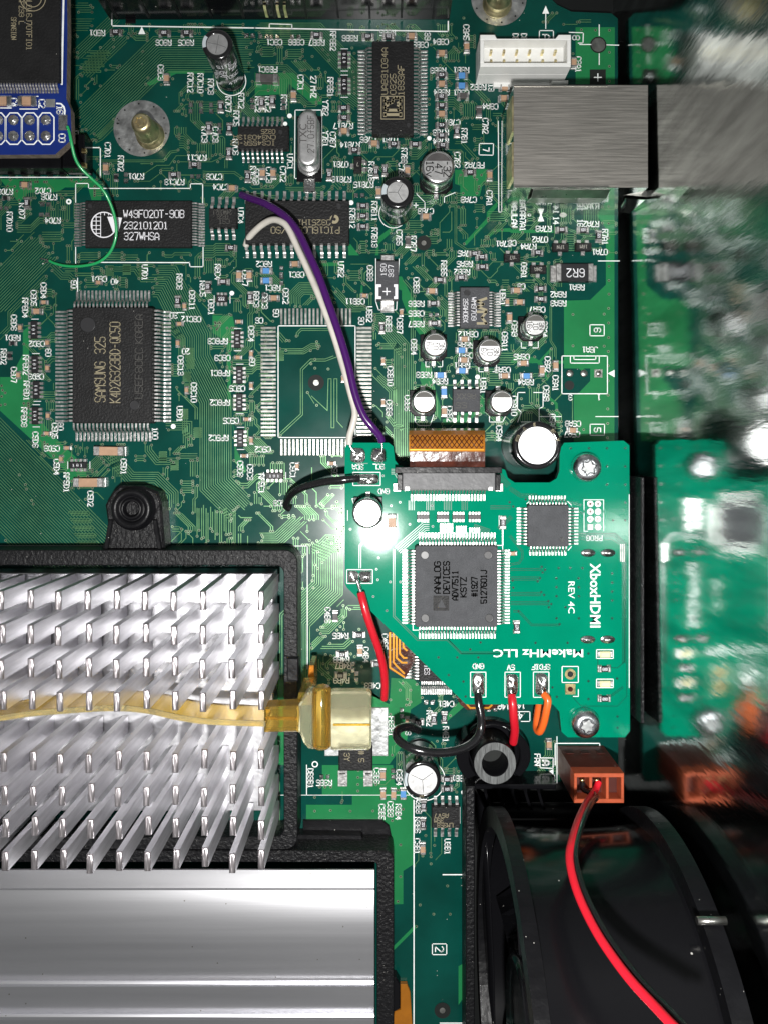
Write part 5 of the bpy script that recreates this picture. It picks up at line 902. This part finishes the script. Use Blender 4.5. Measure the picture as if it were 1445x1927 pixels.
wire('long black wire looping from the GND pad round the lower capacitor', [(899, 1306, 90), (900, 1322, 96), (904, 1345, 100), (905, 1368, 102), (897, 1390, 108), (878, 1406, 116), (850, 1415, 124), (820, 1417, 128), (790, 1413, 130), (764, 1404, 124), (748, 1391, 112), (746, 1378, 98), (755, 1370, 84), (772, 1368, 66), (787, 1374, 44)], 7.3, 'wire_black', strip=[([(899, 1308, 90), (899, 1296, 88)], 3)])
wire('short red wire hanging down from the 5V pad', [(962, 1308, 90), (964, 1325, 97), (966, 1350, 96), (968, 1375, 84), (965, 1398, 68)], 7.6, 'wire_red', strip=[([(962, 1312, 90), (961, 1298, 88)], 3)])
wire('bent orange wire at the SPDIF pad', [(1022, 1306, 90), (1030, 1318, 97), (1027, 1340, 96), (1022, 1362, 88), (1015, 1377, 76), (1009, 1370, 62), (1011, 1345, 50), (1014, 1325, 42)], 6.6, 'wire_orange', strip=[([(1022, 1309, 90), (1019, 1298, 88)], 3)])
fw = [(1126, 1472, 112), (1120, 1487, 124), (1112, 1499, 150), (1102, 1514, 190), (1087, 1546, 270), (1075, 1585, 335), (1071, 1615, 368), (1078, 1655, 402), (1094, 1700, 437), (1122, 1755, 478), (1155, 1805, 514), (1190, 1850, 546), (1230, 1893, 576), (1275, 1940, 610), (1330, 1990, 640)]
wire('bright red fan wire sweeping down to the bottom right', fw, 5.6, 'wire_red_bright', n=14)
wire('black fan wire running beside the bright red one', [(1096, 1474, 112), (1098, 1487, 122)]+[(x+10+max(0, i-5)*1.1, y-1, z-(4 if i > 3 else 0)) for i, (x, y, z) in enumerate(fw)][2:], 4.6, 'wire_black', n=14)
# ---------------------------------------------------------------- orange fan connector, post, mounting boss
(x0, y0), (x1, y1) = U(1080, 1456, 122), U(1174, 1512, 122); t = thing('fan_connector', 'orange-brown three-way plug holding the red and black fan wires', 'connector', (x0+x1)/2, (y0+y1)/2)
b = MB(); w_ = 7.
cx = [x0, x0+(x1-x0)/3, x0+2*(x1-x0)/3, x1]
b.box(x0, y0, 1, x1, y1, 96, .4); b.build('core', 'nylon_brown', t)
b = MB(); b.box(x0, y0, 96.05, x1, y0+w_, 122, .8); b.box(x0, y1-w_, 96.05, x1, y1, 122, .8); b.build('rim', 'nylon_orange', t)
for i in range(4): a = x0 if i == 0 else (x1-5 if i == 3 else cx[i]-2.5); b = MB(); b.box(a, y0+w_, 96.05, a+5, y1-w_, 121.8, .8); b.build('partition', 'nylon_orange', t)
for i in range(3): a = cx[i]+5; b = MB(); b.box(a, y0+w_+.2, 96.1, cx[i+1]-5, y1-w_-.2, 98, .4); b.build('slot_floor', 'nylon_brown_dark', t)
for i in range(3): b = MB(); b.box(cx[i]+7, y0-1.2, 26, cx[i+1]-8, y0-.1, 40, .3); b.build('latch_window', 'nylon_brown_dark', t)
for x_ in (1096, 1123): X, Y = U(x_, 1474, 112); b = MB(); b.tube([(X-2.5, Y-6, 106), (X-3, Y-5, 112), (X+3, Y-5, 113)], 3.2, 8); b.build('crimp', 'gold', t)
X, Y = U(931, 1437, 92); t = thing('hollow_post', 'dark round hollow post with a sawn rim beside the GND and 5V wires', 'post', X, Y)
b = MB(); b.lathe(X, Y, [(38.5, 30), (37, 84), (36, 91), (24, 92), (22, 88), (21.5, 32)], 44, cap1=False); b.build('tube', 'plastic_black', t)
b = MB(); b.ring(X, Y, 23.5, 36.6, 92.2, 48); b.build('sawn_rim', 'sawn', t); b = MB(); b.disc(X, Y, 21.8, 32.5, 30); b.build('bore_floor', 'hole', t)
X2, Y2 = U(928, 1417, 30); b = MB(); b.lathe(X2, Y2, [(57, 1), (57, 22), (54, 27), (47, 30), (45, 20)], 44); b.build('base_cup', 'plastic_gloss', t)
for a0, a1, r0, r1, hh in ((-50, 45, 47, 66, 44), (135, 225, 47, 70, 50)):
    A = [math.radians(a0+(a1-a0)*j/14) for j in range(15)]; q = [(X2+r1*math.cos(a), Y2+r1*.82*math.sin(a)) for a in A]+[(X2+r0*math.cos(a), Y2+r0*math.sin(a)) for a in A[::-1]]; b = MB(); b.prism(q, 1, hh, 1.5); b.build('lug', 'plastic_gloss', t)
# ---------------------------------------------------------------- heatsink cage
fz = 62.
def Uf(x, y): return U(x, y, fz)
t = thing('heatsink_bracket', 'black rough plastic bracket framing both heatsinks, with a round screw boss on top', 'bracket', *U(545, 1300, 0))
op = rrect(-400, 1035, 560, 1600, 24, 6); ip = rrect(-380, 1064, 534, 1576, 16, 6)
def frame(o, i_, z0, z1, nm='frame', m='plastic_rough', ch=1.5):
    b = MB(); o = [Uf(*p) for p in o]; i_ = [Uf(*p) for p in i_]; n = len(o)
    oi = inset(o, ch); ii = inset(i_, -ch)
    R = [(o, z0), (o, z1-ch), (oi, z1), (ii, z1), (i_, z1-ch), (i_, z0)]; n0 = len(b.v)
    for P_, z in R: b.v += [(x, y, z) for x, y in P_]
    for k in range(len(R)-1):
        for j in range(n): a = n0+k*n+j; c = n0+k*n+(j+1) % n; b.face((a, c, c+n, a+n))
    return b.build(nm, m, t)
frame(op, ip, 1, fz)
frame(rrect(-400, 1600.5, 741, 2250, 16, 6), rrect(-380, 1622, 709, 2230, 6, 6), 1, fz+3, 'lower_frame')
b = MB(); P = [Z('B2', *p) for p in ((185, 395), (600, 400), (640, 480), (640, 500), (185, 500))]; b.prism([U(*p, 24) for p in P], 1, 24, 1); b.build('step', 'plastic_black', t)
b = MB(); p = [U(*Z('B2', *q), 8) for q in ((270, 318), (720, 318), (760, 350), (785, 470), (640, 480), (600, 402), (270, 402))]; b.prism(p, .9, 6, 1); b.build('foot_plate', 'plastic_black', t)
b = MB(); b.box(*U(541, 1240, 70), 2, *U(562, 1283, 70), 70, 2) if 0 else b.box(U(540, 0, 72)[0], U(0, 1238, 72)[1], fz+.5, U(562, 0, 72)[0], U(0, 1282, 72)[1], 74, 2); b.build('clip_post', 'plastic_black', t)
b = MB(); p = [U(*q, 40) for q in ((214, 925), (226, 914), (270, 914), (298, 925), (305, 945), (312, 1040), (188, 1040), (206, 1000), (199, 950))]; b.prism(p, 1, 44, 4); b.build('ear', 'plastic_rough', t)
X, Y = U(246, 958, 60); b = MB(); b.lathe(X, Y, [(42, 40), (40, 47), (37, 48), (36, 58), (33.5, 61), (25, 60), (24, 52), (21, 51), (19, 58), (16, 60), (13.5, 57), (12, 20)], 44, cap0=False); b.build('screw_boss', 'plastic_black', t)
for dx in (-1, 1): b = MB(); a = X+dx*40; b.prism([(a-4, Y+20), (a+4, Y+20), (a+9*dx+4, Y+75), (a+9*dx-4, Y+75)], 42, 50, 1.5); b.build('gusset', 'plastic_black', t)
# pin heatsink
zt, z0 = 232., 64.
t = thing('pin_heatsink', 'silver aluminium heatsink with rows of tall flat pins at lower left', 'heatsink', *U(250, 1350, 20), 8)
(ax, ay), (bx, by) = U(-300, 1079, z0), U(514, 1527, z0); b = MB(); b.box(ax, ay, 8, bx, by, z0, 1.5); b.build('base', 'pin_base', t)
fin = None; xs0, ys = 55, [1112, 1177, 1240, 1302.5, 1417.5, 1481, 1543, 1604]
k = 1-zt/H; FW, FL = 12*k, 36*k
for j, py in enumerate(ys):
    for i in range(-4, 9):
        px = 55+i*54.4+ (py-1112)*.0165*(1-i/9.)
        X, Y = U(px, py, zt)
        if fin is None:
            m = MB(); hw = FW/2; m.cur = 0
            q = [(-hw, 0), (hw, 0), (hw, FL), (-hw, FL)]
            m.loops([[(x, y, z0-.5) for x, y in q], [(x, y, zt-3) for x, y in q]], cap1=False)
            m.cur = 1; rings = []
            for s_, z in ((1, zt-3), (.92, zt-1.2), (.6, zt-.2), (.2, zt)): rings.append([(x*s_, FL/2+(y-FL/2)*(1-(1-s_)*.16), z) for x, y in q])
            m.smooth = True; m.loops(rings, cap0=False); m.smooth = False
            fin = m.build('pin', ['aluminium', 'fin_tip']); ob = fin; o = WL(t); bx0 = ((0-CX)*S, CY*S)
        else: ob = fin.copy(); COL.objects.link(ob)
        rz = rng.uniform(-.012, .012); ob.rotation_euler = (rng.uniform(-.006, .006), rng.uniform(-.006, .006), rz); ob.parent = t
        c, s_ = math.cos(rz), math.sin(rz); ob.location = ((X-CX)*S-o[0]-(c*bx0[0]-s_*bx0[1]), (CY-Y)*S-o[1]-(s_*bx0[0]+c*bx0[1]), -o[2])
# finned plate heatsink: long extrusion, profile in (photo y, z)
t = thing('plate_heatsink', 'smooth grey aluminium heatsink with long ridges filling the lower left corner', 'heatsink', *U(350, 1800, 100), 8)
pf = [(1635, 60), (1636, 100), (1638, 102), (1672, 117), (1674, 115)]
for j in range(25): f_ = j/24; pf.append((1676+110*f_, 115+11*(1-(1-f_)**2.2)))
pf += [(1846, 126.3), (1848, 132), (1850, 135), (1853, 136), (1856, 132), (1858, 126), (1908, 126), (1910, 132), (1912, 135), (1915, 136), (1918, 132), (1920, 126), (2000, 126), (2120, 126)]
m = MB(); L, R = [], []
for py, z in pf: (xx, yy) = U(703+(py-1636)*.022, py, z); L.append((-350, yy, z)); R.append((U(704, 0, 118)[0], yy, z))
n = len(L); m.v += L+R; m.smooth = False
for i in range(n-1): m.face((i, n+i, n+i+1, i+1)[::-1])
m.smooth = False; m.v += [(R[0][0], R[0][1], 10), (R[-1][0], R[-1][1], 10)]; m.face(tuple(range(n, 2*n))+(2*n+1, 2*n)); m.build('extrusion', 'alu_plate', t)
# ---------------------------------------------------------------- amber strap
t = thing('amber_strap', 'translucent amber plastic strap lying across the heatsink pins, ending in a wide tab', 'strap', *U(600, 1355, 150), 150)
cl = [(-60, 1362), (0, 1352), (60, 1343), (120, 1338), (180, 1334), (230, 1333), (280, 1338), (330, 1349), (380, 1357), (430, 1360), (500, 1362)]
zc = 222.; C = spl([(*U(x, y, zc), 0) for x, y in cl], 4); C2 = [(p[0], p[1]) for p in C]; A = offset(C2, -4.6); B = offset(C2, 4.6)
b = MB(); b.loops([[(a[0], a[1], 150), (c[0], c[1], 150), (c[0], c[1], zc-1), ((a[0]+c[0])/2, (a[1]+c[1])/2, zc), (a[0], a[1], zc-1)] for a, c in zip(A, B)]); b.build('band', 'amber', t)
D = [(a[0], a[1]) for a in offset(C2, -4.4)]; E = offset(C2, 4.4); b = MB(); b.loops([[(a[0], a[1], zc+.2), (c[0], c[1], zc+.2), (c[0], c[1], zc+2), (a[0], a[1], zc+2)] for a, c in zip(D, E)]); b.build('band_rim', 'amber_pale', t)
zs = 214.
def sp(s_, z): return [U(*Z('L2', *p), z) for p in parse(s_)]
b = MB(); b.prism(sp('50,1120 245,1112 252,1150 245,1262 50,1262', zs), zs-36, zs, 3); b.build('neck', 'amber', t)
b = MB(); b.prism(sp('60,1168 240,1172 240,1190 60,1186', zs), zs+.1, zs+3, 1); b.build('neck_rib', 'amber', t)
b = MB(); b.prism(sp('245.5,1110 262,1085 282,1050 300,1035 330,1030 330,1362 300,1355 275,1325 256,1275 245.5,1262', zs), zs-30, zs-1, 3); b.build('flare', 'amber_pale', t)
b = MB(); b.prism([U(*q, zs) for q in rrect(619, 1303, 699, 1414, 9, 5)], zs-22, zs-1, 3); b.build('tab', 'amber_pale', t)
b = MB(); b.prism([U(*q, zs) for q in rrect(627, 1362, 697, 1366, 1, 2)], zs-.7, zs+1.6, .5); b.build('tab_rib', 'amber', t)
(ex, ey), (gx, gy) = U(605, 1294, zs+8), U(605, 1410, zs+8); b = MB(); b.tube([(ex, ey, zs+2), (ex, ey+4, zs+2), (gx, gy-4, zs+2), (gx, gy, zs+2)], [12, 15, 15, 12], 22); b.build('barrel', 'amber', t)
for dx in (-9, 10): b = MB(); b.box(ex+dx-2, ey+6, zs+8, ex+dx+2, gy-6, zs+22, 1.5); b.build('barrel_rib', 'amber', t)
b = MB(); p = [U(*q, 90) for q in ((582, 1252), (591, 1252), (592, 1300), (578, 1300))]; b.prism(p, 30, 92, 1); b.build('hook', 'kapton', t)
b = MB(); p = [U(*q, 150) for q in ((566, 1293), (588, 1290), (592, 1312), (562, 1314))]; b.prism(p, 100, 180, 1); b.build('hook', 'amber', t)
# ---------------------------------------------------------------- amber tape and clip at the bottom
t = thing('tape_patch', 'glossy amber tape folded over a black clip at the bottom edge beside the bracket', 'tape', *Z('B2', 830, 1400))
b = MB(); p = [U(*Z('B2', *q), 10) for q in ((822, 1245), (860, 1245), (878, 1290), (890, 1480), (770, 1480), (790, 1400), (822, 1390))]; b.prism(p, 1.2, 10, 1); b.build('tape', 'kapton', t)
b = MB(); p = [U(*Z('B2', *q), 22) for q in ((757, 1205), (800, 1208), (822, 1245), (822, 1385), (780, 1410), (757, 1400))]; b.prism(p, 1.2, 22, 2); b.build('clip', 'plastic_gloss', t)
# ---------------------------------------------------------------- rear wall plate, port block
t = None
y0, y1 = -260, 2400; wx = lambda y: 1174.5+(y-250)*.0105
b = MB(); b.loops([[(wx(y0), y0, -60), (wx(y0)+9, y0, -60), (wx(y1)+9, y1, -60), (wx(y1), y1, -60)], [(wx(y0), y0, 640), (wx(y0)+9, y0, 640), (wx(y1)+9, y1, 640), (wx(y1), y1, 640)]])
tag(b.build('metal_wall', 'mirror_steel'), 'upright polished metal wall along the right edge, mirroring the boards in blurred streaks', 'metal wall')
t = thing('port_block', 'ribbed black plastic port block squeezed between the light green board and the mirror wall', 'port', 1172, 1090)
b = MB(); (a, c), (d, e) = U(0, 898, 112), U(0, 1362, 112)
b.box(1160, c, 1, 1180.5, e, 112, 1.5, tx=7); b.build('housing', 'plastic_rough', t)
b = MB()
for i in range(40): yy = c+4+i*(e-c-8)/40; b.box(1171.5, yy, 70, 1173.5, yy+5, 108, .3)
b.build('rib', 'plastic_black', t, STUFF)
for y_ in (1070, 1168): (a, q) = U(1197, y_, 60); b = MB(); b.box(1150, q-15, 20, 1166, q+15, 58, 4); b.build('shield_tab', 'solder', t)
# ---------------------------------------------------------------- fan, standing on edge, axis across the photo
fy0 = 1492.; R0 = 292.; FX0, FX1 = 902., 1166.; cy, cz = 1746., 264.; hwid = R0+28
t = thing('cooling_fan', 'dusty glossy black cooling fan standing upright at lower right', 'fan', (FX0+FX1)/2, cy, 0)
def ringpts(r, n=56): return [(cy+r*math.cos(2*math.pi*j/n), cz+r*math.sin(2*math.pi*j/n)) for j in range(n)]
def sqpts(h_, rc, n=56):
    out = []
    for j in range(n):
        a = 2*math.pi*j/n; c, s_ = math.cos(a), math.sin(a); k_ = h_/max(abs(c), abs(s_)); y, z = c*k_, s_*k_
        if abs(y) > h_-rc and abs(z) > h_-rc:
            qy, qz = math.copysign(h_-rc, y), math.copysign(h_-rc, z)
            A = c*c+s_*s_; B_ = -2*(c*qy+s_*qz); C_ = qy*qy+qz*qz-rc*rc; D_ = max(0, B_*B_-4*A*C_); k_ = (-B_+math.sqrt(D_))/2; y, z = c*k_, s_*k_
        out.append((cy+y, cz+z))
    return out
def ann(o, i_, xa, xb, nm, m):
    b = MB(); n = len(o); n0 = 0; b.v = [(xa, *p) for p in o]+[(xb, *p) for p in o]+[(xb, *p) for p in i_]+[(xa, *p) for p in i_]
    for j in range(n):
        j2 = (j+1) % n
        for r_ in range(4): a = r_*n; c = ((r_+1) % 4)*n; b.face((a+j, a+j2, c+j2, c+j))
    return b.build(nm, m, t)
ann(ringpts(hwid, 96), ringpts(R0-4, 96), FX0, FX0+20, 'flange', 'plastic_black'); ann(ringpts(hwid, 96), ringpts(R0-4, 96), FX1-26, FX1, 'flange', 'plastic_black')
b = MB(); b.smooth = True; ro = ringpts(R0+2, 72); b.loops([[(x, *p) for p in [(cy+(q[0]-cy)*f_, cz+(q[1]-cz)*f_) for q in ro]] for x, f_ in ((FX0+20, 1), (FX0+60, .985), ((FX0+FX1)/2, .975), (FX1-62, .985), (FX1-22, 1))], False, False)
b.loops([[(x, *p) for p in [(cy+(q[0]-cy)*.96, cz+(q[1]-cz)*.96) for q in ro]][::-1] for x in (FX0+20, FX1-22)], False, False); b.build('ring', 'plastic_gloss', t)
b = MB(); b.smooth = True; b.loops([[(x, cy+r*math.cos(2*math.pi*j/40), cz+r*math.sin(2*math.pi*j/40)) for j in range(40)] for x, r in ((FX0+28, 90), (FX0+22, 105), (FX0+30, 112), (FX1-40, 112))]); b.build('hub', 'plastic_gloss', t)
for j in range(7):
    a = 2*math.pi*j/7+.35; b = MB(); rings = []
    for r in (108, 160, 215, R0-20):
        s_ = .36-.0002*r; q = []
        for u, x in ((-1, FX1-60), (0, (FX0+FX1)/2-12), (1, FX0+34)): th = a+u*s_+.0016*(r-108); q.append((x, cy+r*math.cos(th), cz+r*math.sin(th)))
        for u, x in ((1, FX0+31), (0, (FX0+FX1)/2-18), (-1, FX1-66)): th = a+u*s_+.0016*(r-108); q.append((x, cy+r*math.cos(th), cz+r*math.sin(th)))
        rings.append(q)
    b.loops(rings); b.build('blade', 'plastic_gloss', t)
for sy, sz in ((-1, -1),):
    b = MB(); Y_, Z_ = cy+sy*(hwid*.73), cz+sz*(hwid*.73); b.smooth = True
    b.loops([[(x, Y_+15*math.cos(2*math.pi*j/16), Z_+15*math.sin(2*math.pi*j/16)) for j in range(16)] for x in (FX0+20, FX1-22)]); b.build('corner_pillar', 'plastic_black', t)
b = MB(); b.tube([(1130, 1462, 430), (1168, 1462, 430)], 5, 12); b.build('steel_pin', 'steel_edge', t)
# ribbed collar joining fan to board and straight housing rim
t = thing('fan_housing', 'grey-edged black plastic housing rim running down beside the fan', 'housing', 885, 1700)
b = MB(); zr_ = 66; (a, c), (d, e) = U(876, 1481, zr_), U(893, 0, zr_); b.box(a, c, -55, d, 2350, zr_, 2); b.build('rim', 'plastic_rough', t)
b = MB(); b.box(d+.05, c, -55, U(1048, 0, zr_)[0], c+9, zr_-8, 2); b.build('cross_wall', 'plastic_gloss', t)
for i in range(5): b = MB(); xx = 905+i*24; b.sweep([(xx, c+10, zr_-14), (xx+8, c+34, 42), (xx+24, c+70, 20)], (1, 0), 5, 22); b.build('rib', 'plastic_gloss', t)
b = MB(); b.box(930, c+62, 1, 1080, c+76, 58, 2); b.build('ledge', 'plastic_gloss', t)
b = MB(); b.smooth = True; b.loops([[(894+20*math.sin(q*.5)+i_, 1500+q*150, -50), (894+20*math.sin(q*.5)+i_+3, 1500+q*150, -50), (904+20*math.sin(q*.5)+i_+3, 1500+q*150, 40), (904+20*math.sin(q*.5)+i_, 1500+q*150, 40)] for q in range(6) for i_ in (0,)]); b.build('inner_lip', 'plastic_gloss', t)
